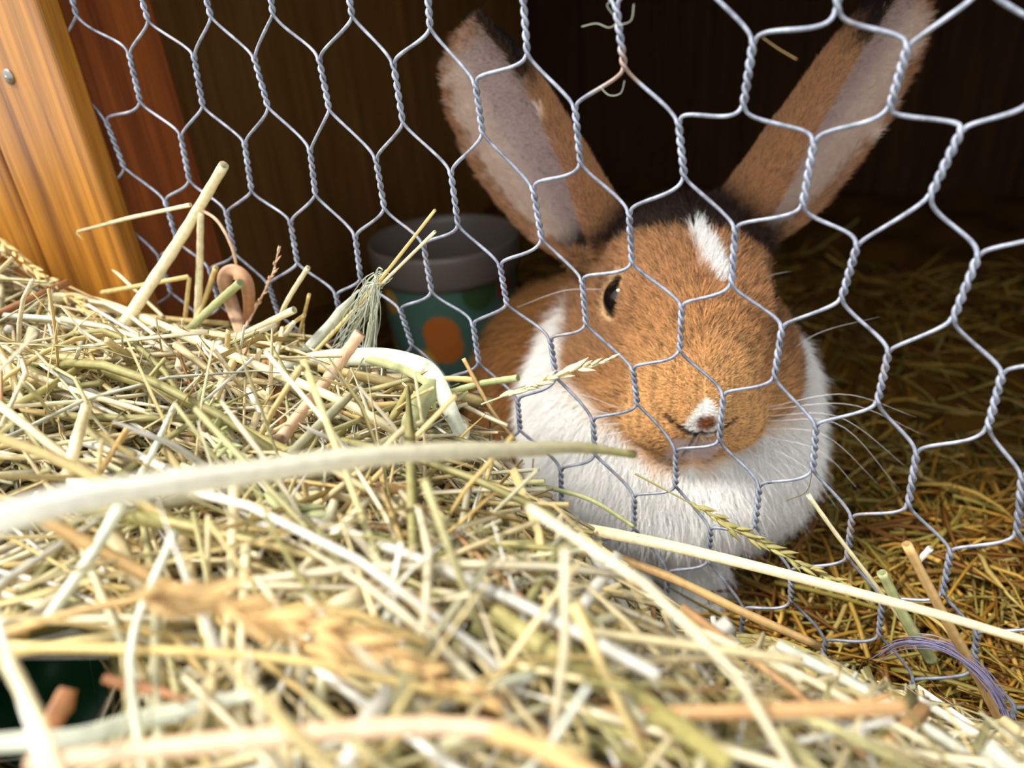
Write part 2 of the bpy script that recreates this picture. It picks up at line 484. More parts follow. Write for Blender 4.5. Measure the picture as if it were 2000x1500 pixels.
def blades(c, az, tilt, L, wd, cols, kcurve=0.2, k=6, leaf=None, okf=None):
    """random blades centred on c (n,3) mm. returns V,F,colours"""
    n = len(c)
    d = np.stack([np.cos(az) * np.cos(tilt), -np.sin(tilt), np.sin(az) * np.cos(tilt)], -1)
    t = np.linspace(-.5, .5, k)[None, :, None]
    side = norm(np.cross(d, rng.normal(size=(n, 3))))
    cur = rng.normal(size=(n, 1, 1)) * kcurve
    P = c[:, None] + d[:, None] * (L[:, None, None] * t) + side[:, None] * (L[:, None, None] * cur * (0.25 - t ** 2) * 2)
    kink = (rng.random(n) < .16)[:, None, None]
    k2 = norm(np.cross(d, rng.normal(size=(n, 3))))
    tk = np.clip(t - rng.uniform(-.2, .3, (n, 1, 1)), 0, 1)
    P = P + kink * k2[:, None] * tk * L[:, None, None] * rng.uniform(.3, 1.0, (n, 1, 1))
    if okf is not None:
        ok = okf(P); P, wd, cols = P[ok], wd[ok], cols[ok]; n = len(P)
    tt = np.linspace(0, 1, k)
    leaf = (rng.random(n) < .45) if leaf is None else leaf
    lp = np.clip(np.minimum(tt * 5 + .35, (1 - tt) * 2.2 + .06), 0, 1)
    R = (wd / 2)[:, None] * np.where(leaf[:, None], lp[None], (1 - .25 * tt)[None])
    flat = np.where(leaf, 0.10, 0.8)
    V, F = tubes(P, R, 4, flat=flat)
    rib = np.array([1.06, .80, 1.0, .88]); alng = 1 + .10 * np.sin(np.arange(k)[None] * 1.3 + rng.uniform(0, 6, (n, 1)))
    C = (cols[:, None, None] * rib[None, None, :, None] * alng[:, :, None, None]).reshape(-1, 3)
    return P, V, F, C

def visible_ok(P, line_u, line_v, gap=12, mind=70):
    """keep blades out of the lens and below the pile's skyline"""
    u, v, s = proj(P)
    vl = np.interp(u, line_u, line_v)
    bad = (v < vl - gap) & (s > 5) & (P[..., 2] < 30)
    near = (np.linalg.norm(P - CP, axis=-1) < mind)
    return ~(bad.any(1) | near.any(1))
LU = np.array([-800, 0, 80, 180, 260, 420, 600, 700, 860, 960, 1010, 1100, 1300, 1600, 2000, 2800])
LV = np.array([300, 420, 520, 590, 625, 640, 640, 700, 730, 780, 860, 985, 1185, 1285, 1420, 1560])

def scatter_pile(n, zlo, zhi, Lr, wr, dlo, dhi, bright=1.0, tiltsd=.16, xlo=-330, xhi=260):
    x = rng.uniform(xlo, xhi, n); z = zlo + (zhi - zlo) * rng.random(n)
    L = rng.uniform(*Lr, n); wd = rng.uniform(*wr, n)
    az = np.where(rng.random(n) < .45, rng.normal(-.25, .45, n), rng.uniform(-np.pi, np.pi, n))
    tilt = rng.normal(0, tiltsd, n)
    y = pile_y(x, z) + rng.uniform(dlo, dhi, n)
    c = np.stack([x, y, z], -1)
    cols = PAL[rng.choice(len(PAL), n, p=PALW)] * rng.uniform(.8, 1.1, (n, 1)) * bright
    return c, az, tilt, L, wd, cols

VV, FF, CC, off = [], [], [], 0
def add(V, F, C):
    global off
    VV.append(V); FF.append(F + off); CC.append(C); off += len(V)
def add_filtered(args, **kw):
    def okf(P):
        ok = visible_ok(P, LU, LV) & (P[..., 2].max(1) < 4) & (P[..., 1].max(1) < FLOOR - 3) & (P[..., 1].min(1) > -60) & (P[..., 2].min(1) > -212)
        # leave the gap over the green sheet
        hd_ = np.linalg.norm(np.cross(P - HOLE, norm(CP - HOLE)), axis=-1)
        ok &= ~((hd_ < 12.5) & (((P - CP) @ norm(HOLE - CP)) < np.linalg.norm(HOLE - CP) + 6)).any(1)
        ok &= ~((P[..., 0] < -160) & (P[..., 2] > -11)).any(1)
        return ok
    _, V, F, C = blades(*args, okf=okf, **kw)
    # blades must not sink through the wire plane or the floor after bending
    V[:, 1] = np.minimum(V[:, 1], FLOOR - 2.0)
    V[:, 2] = np.where(V[:, 0] < -160, np.minimum(V[:, 2], -10.5), V[:, 2])
    add(V, F, C)
# dense under layers, dimmed in colour for shade, then the loose upper layer
add_filtered(scatter_pile(9000, -205, 2, (18, 60), (.7, 2.2), 6, 24, .75))
add_filtered(scatter_pile(8000, -205, 2, (26, 90), (.8, 2.8), 0, 10, .97))
add_filtered(scatter_pile(4600, -200, 1, (35, 130), (.8, 3.0), -5, 3, 1.0))
add_filtered(scatter_pile(2200, -200, -2, (12, 45), (.35, .9), -6, 4, 1.0, .4))
add_filtered(scatter_pile(1500, -170, -3, (25, 85), (.6, 2.0), -10, 2, 1.0, .7))
add_filtered(scatter_pile(900, -200, -2, (22, 60), (2.6, 5.0), -5, 4, 1.0, .3), leaf=np.ones(900, bool) if False else None)
# the packed body of the pile underneath, coloured dark as shade between blades
gx = np.linspace(-330, 300, 90); gz = np.linspace(-208, 0, 40)
GX, GZ = np.meshgrid(gx, gz, indexing='ij')
GY = pile_y(GX, GZ) + 17 + 2 * np.sin(GX * .4) * np.sin(GZ * .5)
GY = np.minimum(GY + 75 * np.exp(-(((GX - HOLE[0]) / 55) ** 2 + ((GZ - HOLE[2]) / 50) ** 2)), FLOOR - 1)
GZ2 = np.where(GX < -160, np.minimum(GZ, -11), GZ)
Vm = np.stack([GX, GY, GZ2], -1).reshape(-1, 3)
ii = np.arange(90 * 40).reshape(90, 40)
Fm = np.stack([ii[:-1, :-1], ii[1:, :-1], ii[1:, 1:], ii[:-1, 1:]], -1).reshape(-1, 4)
add(Vm, Fm, np.tile(np.array(srgb(150, 128, 74)), (len(Vm), 1)))
pile = mesh_np('hay_pile', W(np.vstack(VV)), np.vstack(FF), M_HAY, None, True, np.vstack(CC))
tag(pile, 'tangled heap of pale dry hay lying against the outside of the wire', 'hay', kind='stuff')

# the loose stalks lying on top, one object each
def loose_stalks(n):
    c, az, tilt, L, wd, cols = scatter_pile(n * 3, -175, -4, (45, 125), (1.3, 3.0), -9, -3, 1.0, .22, -260, 190)
    store = {}
    def okf(P):
        ok = visible_ok(P, LU, LV) & (P[..., 2].max(1) < 1) & (P[..., 1].min(1) > -60) & ~((P[..., 0] < -160) & (P[..., 2] > -11)).any(1)
        hd_ = np.linalg.norm(np.cross(P - HOLE, norm(CP - HOLE)), axis=-1)
        u, v, s = proj(P)
        ok &= (hd_ > 12).all(1) & ((u > -100) & (u < 2100) & (v > 0) & (v < 1600)).any(1)
        ok[np.where(ok)[0][n:]] = False
        return ok
    P, V, F, C = blades(c, az, tilt, L, wd, cols, k=9, okf=okf)
    m, k = P.shape[:2]
    V = V.reshape(m, k * 4, 3); C = C.reshape(m, k * 4, 3)
    i = np.arange(k * 4).reshape(k, 4)
    f1 = np.stack([i[:-1], np.roll(i[:-1], -1, 1), np.roll(i[1:], -1, 1), i[1:]], -1).reshape(-1, 4)
    f1 = np.vstack([f1, i[0, ::-1][None], i[-1][None]])
    seen = set()
    for j in range(m):
        # its own description: thickness, colour, direction in view and what it lies beside
        u, v, s = proj(P[j]); um, vm = u.mean(), v.mean()
        lum = C[j].mean(0); g_ = lum[1] / lum[0]; bl = lum[2] / lum[0]
        tone = 'brown' if lum[0] < .28 else 'olive' if lum[0] < .48 and g_ > .9 else 'whitish' if bl > .74 else 'pale green' if g_ > .93 else 'yellow' if bl < .45 else 'cream'
        wj = np.linalg.norm(V[j].reshape(k, 4, 3)[k // 2, 0] - V[j].reshape(k, 4, 3)[k // 2, 2])
        size = 'thin' if wj < 1.7 else 'thick' if wj > 2.4 else 'medium'
        Lp = np.hypot(u[-1] - u[0], v[-1] - v[0]); ln_ = 'short' if Lp < 260 else 'long' if Lp > 480 else ''
        an = math.degrees(math.atan2(-(v[-1] - v[0]), u[-1] - u[0])) % 180
        dr = 'lying level' if an < 15 or an > 165 else 'rising rightwards' if an < 68 else 'pointing upright' if an < 112 else 'sloping down rightwards'
        where = ('near the golden board' if um < 350 and vm < 780 else 'near the curled brown leaf' if um < 700 and vm < 780 else 'near the folded pale blade' if vm < 880
                 else 'above the blurred tan seed head' if um < 520 and vm < 1130 else 'beside the feathery green seed head' if um < 1000 and vm < 1200
                 else 'in front of the rabbit forepaw' if vm < 1230 else 'beside the dark green gap' if um < 350 else 'below the blurred tan seed head' if um < 800
                 else 'at the bottom edge, middle' if um < 1300 else 'left of the lilac twine')
        lab = ' '.join(f'{size} {ln_} {tone} hay stalk {dr}, {where}'.split())
        if lab in seen: continue        # one stalk for each description
        seen.add(lab)
        o = mesh_np('hay_stalk', W(V[j]), f1, M_HAY, None, True, C[j])
        tag(o, lab, 'hay stalk', 'loose hay stalks on the heap', 'thing')
loose_stalks(190)

# hay bedding inside
def bed_y(x, z):
    y = 146 + 3 * np.sin(x * .04 + z * .05) + 2 * np.sin(x * .09 - z * .07)
    y = y - 14 * np.exp(-(((x - 110) / 60) ** 2 + ((z - 75) / 45) ** 2)) - 10 * np.exp(-((z - 0) / 22.) ** 2)
    return np.clip(y, 110, FLOOR - 3)
VV, FF, CC, off = [], [], [], 0
def bed(n, xr, zr, Lr, wr, dlo, dhi):
    x = rng.uniform(*xr, n); z = rng.uniform(*zr, n)
    c = np.stack([x, bed_y(x, z) + rng.uniform(dlo, dhi, n), z], -1)
    L = rng.uniform(*Lr, n); wd = rng.uniform(*wr, n)
    az = rng.uniform(-np.pi, np.pi, n); tilt = rng.normal(0, .15, n)
    cols = PALIN[rng.integers(0, len(PALIN), n)] * rng.uniform(.75, 1.15, (n, 1))
    d = np.stack([np.cos(az), 0 * az, np.sin(az)], -1)
    e0 = c - d * L[:, None] / 2; e1 = c + d * L[:, None] / 2
    ok = (np.minimum(e0[:, 2], e1[:, 2]) > 3) & (np.maximum(e0[:, 2], e1[:, 2]) < HZ1 - 4) & (np.minimum(e0[:, 0], e1[:, 0]) > -300) & (np.maximum(e0[:, 0], e1[:, 0]) < HX1 - 5)
    ok &= ~((np.minimum(e0[:, 0], e1[:, 0]) < -165) & (np.minimum(e0[:, 2], e1[:, 2]) < 44))
    _, V, F, C = blades(c[ok], az[ok], tilt[ok], L[ok], wd[ok], cols[ok])
    V[:, 1] = np.minimum(V[:, 1], FLOOR - 1); V[:, 2] = np.maximum(V[:, 2], 2.0)
    add(V, F, C)
bed(7000, (-60, 260), (3, 190), (14, 60), (.7, 2.2), -3, 8)
bed(3500, (-300, 420), (3, 460), (20, 70), (.8, 2.6), -3, 7)
bed(600, (-40, 240), (3, 170), (30, 80), (1., 2.6), -7, 0)
gx = np.linspace(HX0 + 1, HX1 - 1, 80); gz = np.linspace(2, HZ1 - 1, 50)
GX, GZ = np.meshgrid(gx, gz, indexing='ij'); GY = bed_y(GX, GZ) + 5
ii = np.arange(80 * 50).reshape(80, 50)
add(np.stack([GX, GY, GZ], -1).reshape(-1, 3), np.stack([ii[:-1, :-1], ii[1:, :-1], ii[1:, 1:], ii[:-1, 1:]], -1).reshape(-1, 4),
    np.tile(np.array(srgb(130, 92, 34)), (4000, 1)))
bedo = mesh_np('hay_bedding', W(np.vstack(VV)), np.vstack(FF), M_HAY, None, True, np.vstack(CC))
tag(bedo, 'golden hay bedding on the hutch floor behind the wire', 'bedding', kind='stuff')

# ------------------------------------------------------------------ rabbit
def sdf_ell(G, c, r, A=None):
    q = G - np.asarray(c)
    if A is not None: q = q @ np.asarray(A).T      # rows of A = local axes
    r = np.asarray(r, float)
    k0 = np.sqrt(((q / r) ** 2).sum(-1)) + 1e-9
    k1 = np.sqrt(((q / r ** 2) ** 2).sum(-1)) + 1e-9
    return k0 * (k0 - 1) / k1

def sdf_cap(G, a, b, ra, rb):
    a = np.asarray(a, float); b = np.asarray(b, float)
    ba = b - a
    t = np.clip(((G - a) @ ba) / (ba @ ba), 0, 1)
    return np.linalg.norm(G - a - t[..., None] * ba, axis=-1) - (ra + (rb - ra) * t)

def smin(a, b, k):
    h = np.clip(0.5 + 0.5 * (b - a) / k, 0, 1)
    return b + (a - b) * h - k * h * (1 - h)

# head frame (rows: lateral to image right, forward to nose, dorsal)
NOSE = PX(1371, 818, 232)
yaw, pit, rol = math.radians(HEAD_YAW), math.radians(HEAD_PITCH), math.radians(HEAD_ROLL)
fw_c = np.array([math.sin(yaw) * math.cos(pit), math.sin(pit), -math.cos(yaw) * math.cos(pit)])
lat_c = np.array([math.cos(yaw), 0, math.sin(yaw)])
dor_c = np.cross(fw_c, lat_c); dor_c = dor_c if dor_c[1] < 0 else -dor_c
lat_c, dor_c = lat_c * math.cos(rol) + dor_c * math.sin(rol), dor_c * math.cos(rol) - lat_c * math.sin(rol)
HA = np.stack([lat_c, fw_c, dor_c]) @ RM          # in hutch mm axes
def H(x, y, z): return NOSE + np.array([x, y, z], float) @ HA
def toH(P): return (P - NOSE) @ HA.T

# chest, body and legs
CH = PX(1292, 862, 292)
def ears():
    out = []
    specs = [dict(b=PX(1188, 468, 286), t=PX(856, 92, 262), turn=-44, side=-1),
             dict(b=PX(1425, 440, 290), t=PX(1868, -20, 252), turn=58, side=1)]
    for e in specs:
        b, t = e['b'], e['t']
        ax = norm(t - b); L = np.linalg.norm(t - b)
        view = norm(CP - (b + t) / 2)
        o = norm(view - ax * (view @ ax)); l = np.cross(ax, o)
        if l @ RM[0] < 0: l = -l
        a = math.radians(e['turn'])
        o2 = o * math.cos(a) + l * math.sin(a); l2 = l * math.cos(a) - o * math.sin(a)
        us = np.linspace(-0.06, 1, 110)
        rho = np.interp(us, [-.06, 0, .15, .35, .6, .8, 1], [10, 11, 15, 20, 23.5, 22.5, 16.5])
        phi = np.radians(np.interp(us, [-.06, 0, .15, .35, .6, .8, .9, .96, 1], [165, 155, 128, 98, 82, 72, 64, 55, 14]))
        pts = []; par = []
        for u, r_, p_ in zip(us, rho, phi):
            n = max(3, int(2 * p_ * r_ / 0.8))
            th = np.linspace(-p_, p_, n)
            c = b + ax * (L * u) - o2 * (r_ * 0.75) + l * e['side'] * 3.0 * math.sin(math.pi * max(u, 0)) - o2 * 6 * max(u, 0) ** 2
            pts.append(c + r_ * (np.sin(th)[:, None] * l2 + (1 - np.cos(th))[:, None] * o2))
            par.append(np.stack([np.full(n, u), th / max(p_, 1e-3)], -1))
        out.append(dict(P=np.vstack(pts), par=np.vstack(par), ax=ax, o=o2, l=l2, side=e['side'], b=b, t=t))
    return out
EARS = ears()

VOX = 1.55
lo = np.array([-150., -80., 8.]); hi = np.array([150., 158., 330.])
nn = np.ceil((hi - lo) / VOX).astype(int)
ax_ = [lo[i] + VOX * np.arange(nn[i]) for i in range(3)]
FIELD = np.full(tuple(nn), 40.0, np.float32)
def apply(bb_lo, bb_hi, fun, k, sub=False):
    i0 = np.clip(((np.asarray(bb_lo) - lo) / VOX).astype(int) - 1, 0, nn - 1)
    i1 = np.clip(((np.asarray(bb_hi) - lo) / VOX).astype(int) + 2, 1, nn)
    sl = tuple(slice(a, b) for a, b in zip(i0, i1))
    if any(s.stop <= s.start for s in sl): return
    G = np.stack(np.meshgrid(*[ax_[i][sl[i]] for i in range(3)], indexing='ij'), -1)
    d = fun(G)
    FIELD[sl] = (-smin(-FIELD[sl], d, k) if sub else smin(FIELD[sl], d, k)).astype(np.float32)
def ell(c, r, k=8, A=None, pad=10):
    m = max(r) + k + pad
    apply(np.asarray(c) - m, np.asarray(c) + m, lambda G: sdf_ell(G, c, r, A), k)
def cap(a, b, ra, rb, k=8, sub=False):
    m = max(ra, rb) + k + 10
    apply(np.minimum(a, b) - m, np.maximum(a, b) + m, lambda G: sdf_cap(G, a, b, ra, rb), k, sub)
HEADP, BODYP = [], []
def hell(c, r, k=8):
    HEADP.append((np.asarray(c, float), np.asarray(r, float))); ell(H(*c), r, k, HA)
def bell(c, r, k=8):
    BODYP.append((np.asarray(c, float), np.asarray(r, float))); ell(c, r, k)

BODYC = PX(1150, 800, 392) + np.array([14.0, 0, 0])
bell(BODYC + np.array([-5, 5, 40]), (62, 62, 82), 10)                # trunk and haunches
bell(BODYC + np.array([-38, 26, 44]), (30, 46, 52), 14)              # haunch
bell(BODYC + np.array([44, 26, 50]), (30, 46, 52), 14)
bell(PX(1090, 780, 345), (36, 48, 42), 16)                           # shoulder seen on the left
bell(PX(1400, 800, 360), (36, 44, 42), 16)
bell(CH, (46, 38, 36), 16)                                           # chest
WHITE0 = len(BODYP) - 1
bell(PX(1198, 880, 286), (28, 34, 24), 14)                           # ruff
bell(PX(1142, 800, 300), (18, 30, 22), 12)
bell(PX(1462, 815, 298), (22, 36, 22), 12)
bell(PX(1420, 900, 283), (27, 33, 22), 14)
bell(PX(1270, 955, 275), (34, 17, 22), 12)
WHITE1 = len(BODYP)
# forelegs and paws
for (u, v, s), (u2, v2, s2) in (((1335, 1030, 284), (1352, 1180, 283)), ((1215, 1040, 284), (1205, 1160, 292))):
    a, b = PX(u, v, s), PX(u2, v2, s2)
    cap(a, b, 14, 10.5, 8)
    pw = b + np.array([4, 2, -4]); ell(pw, (11, 9, 15), 6)
cap(PX(1180, 700, 330), H(0, -62, -4), 34, 28, 14)                  # neck
cap(PX(1400, 780, 330), H(0, -58, -12), 32, 26, 14)
# head
hell((0, -64, 3), (27, 30, 27), 10)          # cranium
hell((0, -42, 2), (22.5, 34, 23), 10)          # forehead
hell((0, -21, -3), (20, 22, 17), 10)         # muzzle bridge
for sx in (-1, 1):
    hell((sx * 20, -41, -17), (18, 26, 20), 9)     # cheek
    hell((sx * 9.5, -9.5, -11.5), (13, 12, 11.5), 5)      # whisker pad
    hell((sx * 18, -46, 13), (7, 12, 6), 6)         # brow
hell((0, -14, -24), (14, 13, 10), 6)           # chin
hell((0, -3.5, -1.5), (7, 6, 6.5), 5)           # nose
hell((0, -83, 1), (22, 16, 20), 10)          # nape between the ears
def d_head(P):
    h = toH(P)
    d = np.full(len(P), 1e3)
    for c, r in HEADP:
        d = np.minimum(d, sdf_ell(h, c, r))
    return d
def d_body(P):
    d = np.full(len(P), 1e3)
    for c, r in BODYP:
        d = np.minimum(d, sdf_ell(P, c, r))
    return d
EYES = [H(-22.5, -49, 7.0), H(22.5, -49, 7.0)]
ER = 8.4
for e_ in EYES:
    m = ER + 4
    apply(e_ - m, e_ + m, lambda G: np.linalg.norm(G - e_, axis=-1) - (ER + 0.5), 1.2, True)
# nostril folds and mouth split, following the surface of the muzzle
def face_pt(cx, cy):
    o = NOSE + cx * RM[0] + cy * RM[1] - 25 * RM[2]
    for t in np.arange(0, 70, .4):
        p = o + t * RM[2]; i = np.round((p - lo) / VOX).astype(int)
        if (i >= 0).all() and (i < nn).all() and FIELD[tuple(i)] < 0: return p
    return o + 25 * RM[2]
FOLD = [[(-10.4, -1.0), (-8.6, .9), (-6.5, 2.5), (-3, 4.2), (-.5, 4.7)], [(-.5, 4.7), (4.8, 3.9), (8, 2.0), (11.0, -.3)], [(-.5, 4.7), (-1, 9.0), (-1.5, 12.6)]]
for ln in FOLD:
    pp = [face_pt(*q_) for q_ in ln]
    for a_, b_ in zip(pp[:-1], pp[1:]): cap(a_, b_, .8, .8, 1.0, True)
# ears (thin shells splatted into the field)
EF = np.full(tuple(nn), 40.0, np.float32)
offs = np.stack(np.meshgrid(*[np.arange(-3, 4)] * 3, indexing='ij'), -1).reshape(-1, 3)
for e_ in EARS:
    thick = 1.9 - 0.7 * np.clip(e_['par'][:, 0], 0, 1) + 0.0
    ci = np.round((e_['P'] - lo) / VOX).astype(int)
    for o_ in offs:
        idx = ci + o_
        ok = ((idx >= 0) & (idx < nn)).all(1)
        d = np.linalg.norm(lo + idx * VOX - e_['P'], axis=1) - thick
        np.minimum.at(EF, tuple(idx[ok].T), d[ok].astype(np.float32))
FIELD = smin(FIELD, EF, 5.0)

def surface_nets(F, lo, h):
    s = F < 0
    nx, ny, nz = F.shape
    acc = np.zeros((nx - 1, ny - 1, nz - 1, 3), np.float32); cnt = np.zeros((nx - 1, ny - 1, nz - 1), np.float32)
    cor = [(i, j, k) for i in (0, 1) for j in (0, 1) for k in (0, 1)]
    def S(c): return tuple(slice(c[i], F.shape[i] - 1 + c[i]) for i in range(3))
    for a in cor:
        for d in range(3):
            if a[d] == 1: continue
            b = list(a); b[d] = 1
            fa, fb = F[S(a)], F[S(b)]
            x = (fa < 0) != (fb < 0)
            t = np.where(x, fa / np.where(x, fa - fb, 1), 0)
            for i in range(3):
                acc[..., i] += np.where(x, a[i] + (t if i == d else 0), 0)
            cnt += x
    act = cnt > 0
    vid = np.full(cnt.shape, -1, np.int64); vid[act] = np.arange(act.sum())
    cells = np.argwhere(act)
    V = lo + h * (cells + acc[act] / cnt[act][:, None])
    Q = []
    for d in range(3):
        s0 = [slice(None)] * 3; s1 = [slice(None)] * 3
        s0[d] = slice(0, -1); s1[d] = slice(1, None)
        x = s[tuple(s0)] != s[tuple(s1)]
        e = np.argwhere(x)
        o1, o2 = [(1, 2), (2, 0), (0, 1)][d]
        ok = (e[:, o1] > 0) & (e[:, o2] > 0) & (e[:, o1] < F.shape[o1] - 1) & (e[:, o2] < F.shape[o2] - 1)
        e = e[ok]
        def sh(a, b):
            q = e.copy(); q[:, o1] += a; q[:, o2] += b
            return vid[tuple(q.T)]
        q = np.stack([sh(-1, -1), sh(0, -1), sh(0, 0), sh(-1, 0)], -1)
        fl = s[tuple(e.T)]
        q[~fl] = q[~fl][:, ::-1]
        Q.append(q)
    return V, np.vstack(Q)
FIELD[:, -1, :] = 1; FIELD[:, :, -1] = 1; FIELD[0] = 1; FIELD[-1] = 1
RV, RF = surface_nets(FIELD, lo, VOX)
# light smoothing
for _ in range(2):
    A = np.zeros_like(RV); n_cnt = np.zeros(len(RV))
    for i in range(4):
        np.add.at(A, RF[:, i], RV[RF[:, (i + 1) % 4]]); np.add.at(n_cnt, RF[:, i], 1)
        np.add.at(A, RF[:, i], RV[RF[:, (i - 1) % 4]]); np.add.at(n_cnt, RF[:, i], 1)
    RV = RV * .5 + .5 * A / n_cnt[:, None]
def vnormals(V, F):
    fn = np.cross(V[F[:, 2]] - V[F[:, 0]], V[F[:, 3]] - V[F[:, 1]])
    N = np.zeros_like(V)
    for i in range(4): np.add.at(N, F[:, i], fn)
    return norm(N), fn
RN, RFN = vnormals(RV, RF)
# nearest-ear info for every vertex
def ear_info(P):
    """returns (ear index or -1, u, theta fraction, inside flag) for points"""
    n = len(P); idx = np.full(n, -1); uu = np.zeros(n); th = np.zeros(n); ins = np.zeros(n, bool)
    for k, e in enumerate(EARS):
        L = np.linalg.norm(e['t'] - e['b'])
        q = P - e['b']
        u = (q @ e['ax']) / L
        m = np.where((u > -0.02) & (np.abs(q @ e['l']) < 36) & (np.abs(q @ e['o']) < 42))[0]
        if not len(m): continue
        # bucket by u for a quick nearest search
        for c0 in range(0, len(m), 400):
            mm = m[c0:c0 + 400]
            near = np.abs(e['par'][:, 0][None] - u[mm].mean()) < 2
            d = ((P[mm][:, None] - e['Psub'][None]) ** 2).sum(-1)
            j = d.argmin(1); dm = np.sqrt(d[np.arange(len(mm)), j])
            g = dm < 5.0
            w = mm[g]
            idx[w] = k; uu[w] = e['parsub'][j[g], 0]; th[w] = e['parsub'][j[g], 1]
            # inside face: on the side of the shell that looks along the opening direction
            ph = th[w]
            nrm = e['nsub'][j[g]]
            ins[w] = ((P[w] - e['Psub'][j[g]]) * nrm).sum(1) > 0
    return idx, uu, th, ins
for e in EARS:
    e['Psub'] = e['P'][::6]; e['parsub'] = e['par'][::6]
    u = e['parsub'][:, 0]
    phi = np.radians(np.interp(u, [-.06, 0, .15, .35, .6, .8, .9, .96, 1], [165, 155, 128, 98, 82, 72, 64, 55, 14]))
    t_ = e['parsub'][:, 1] * phi
    e['nsub'] = -np.sin(t_)[:, None] * e['l'] + np.cos(t_)[:, None] * e['o']
def vnoise(P, sc, seed=0):
    q = P * sc
    r = np.random.default_rng(seed)
    v = 0
    for i in range(5):
        d = r.normal(size=3) * (1.6 ** i); v = v + np.sin(q @ d + r.uniform(0, 6)) / (1.25 ** i)
    return v / 2.5
C_OR = np.array(srgb(204, 150, 98)); C_BR = np.array(srgb(194, 142, 98)); C_DK = np.array(srgb(58, 42, 36)); C_WH = np.array(srgb(250, 247, 242))
C_GOLD = np.array(srgb(238, 188, 126)); C_EARIN = np.array(srgb(230, 206, 186)); C_TAN = np.array(srgb(230, 190, 140)); C_BODY = np.array(srgb(180, 126, 72))
def sst(a, b, x): return smooth01((x - a) / (b - a))
def coat(P, N, ear):
    """coat colour of the rabbit by place on the body"""
    idx, uu, th, ins = ear
    h = toH(P); x, y, z = h.T
    nz = vnoise(P, .22, 1); n2 = vnoise(P, .6, 2)
    x = x + 1.5 * nz; 
    c = np.tile(C_OR, (len(P), 1))
    def mixc(c, col, w): return c + (col - c) * np.clip(w, 0, 1)[:, None]
    head = sst(3.0, -3.0, d_head(P) - d_body(P) + 1.5 * nz)
    # forehead speckled brown; golden muzzle, lightened to offset the shade on it
    c = mixc(c, C_BR, sst(-22, -45, y) * .75)
    c = mixc(c, C_GOLD, sst(-26, -8, y) * .85)
    cheek = sst(19, 27, np.abs(x)) * sst(-16, -34, y)
    c = mixc(c, C_BR * .62, cheek * .75)  # darker cheek fur, with shading for relief painted in
    cx_ = (P - NOSE) @ RM[0] + .8 * n2; cy_ = (P - NOSE) @ RM[1] + .8 * n2
    top = sst(-4, 3, z)
    # dark cap between the ears
    c = mixc(c, C_DK, sst(-61.5, -64.5, cy_ - .2 * np.clip(cx_, 0, 60) + nz) * sst(-30, -14, z))
    # white blaze, running a little to the image right of the midline
    bx = cx_ - np.interp(cy_, [-64, -54, -44], [2.0, 4.2, 6.4])
    bw = np.interp(cy_, [-69, -65, -59, -51, -45, -41], [-2, 1.8, 3.2, 3.8, 2.8, -2])
    c = mixc(c, C_WH, sst(1.0, -1.0, np.abs(bx) - bw) * top)
    # eye ring
    for e_ in EYES:
        d = np.linalg.norm(P - e_, axis=1)
        c = mixc(c, C_TAN, sst(12.5, 9.5, d))
        c = mixc(c, C_DK * .5, sst(9.0, 8.0, d))
    # nose: white flash with a brown spot, folds painted dark as groove shade, pale mouth
    mz = sst(-26, -20, y)
    fx = (P - NOSE) @ RM[0]; fy = (P - NOSE) @ RM[1]
    hw_ = np.interp(fy, [-7.5, -6, -3, 0, 3.0, 4.6], [-1.5, 1.0, 3.0, 4.8, 5.4, 3.0])
    c = mixc(c, C_WH, sst(1.0, -.8, np.abs(fx - .5 + .4 * n2) - hw_) * mz * sst(6.0, 4.8, fy))
    c = mixc(c, np.array(srgb(150, 92, 50)), sst(.9, -.5, np.hypot((fx - .8) * .9, fy - 1.0) - 2.1) * mz)
    c = mixc(c, np.array(srgb(222, 200, 192)), sst(9, 6, np.abs(fx)) * sst(5.6, 7.2, fy) * sst(17, 13, fy) * mz)
    fq = np.stack([fx, fy, 0 * fx], -1)
    for li, ln in enumerate(FOLD):
        for a_, b_ in zip(ln[:-1], ln[1:]):
            dd = sdf_cap(fq, (*a_, 0), (*b_, 0), 0, 0)
            c = mixc(c, C_DK * .3, sst(1.0, .35, dd) * mz * (.8 if li < 2 else .5))
    # body colours
    b = np.tile(C_BODY, (len(P), 1))
    cx = (P - CH)
    dw = np.min([sdf_ell(P, *q_) for q_ in BODYP[WHITE0:WHITE1]], axis=0)
    do = np.min([sdf_ell(P, *q_) for q_ in BODYP[:WHITE0] + BODYP[WHITE1:]], axis=0)
    white = sst(2.5, -2.5, dw - do + 1.5 * nz)
    white = np.maximum(white, sst(38, 46, cx[:, 1]) * sst(60, 45, cx[:, 2]))
    b = mixc(b, C_WH, white)
    c = b + (c - b) * head[:, None]
    # ears
    e = idx >= 0
    ec = np.tile(C_BR * 1.02, (len(P), 1))
    med = np.where(idx == 0, th > .1, th < -.1)
    ec = mixc(ec, C_DK * .3, sst(.60, .78, uu) * (~ins) * med)
    inner = ins & (np.abs(th) < .96)
    ec = np.where(inner[:, None], C_EARIN + (np.array(srgb(198, 174, 168)) - C_EARIN) * (sst(.8, .3, np.abs(th)))[:, None], ec)
    ec = mixc(ec, np.array(srgb(182, 134, 98)), (sst(.9, .98, np.abs(th)) * .9 + sst(.9, .98, uu) * ins * .7) * np.where(~ins & med & (uu > .6), .15, 1))
    ec = mixc(ec, C_DK * .3, sst(.58, .72, uu) * med * sst(.84, .93, np.abs(th)) * .9)
    wE = (e * sst(.02, .16, uu))[:, None]
    c = c + (ec - c) * wE
    return c
EV = ear_info(RV)
SKC = coat(RV, RN, EV)
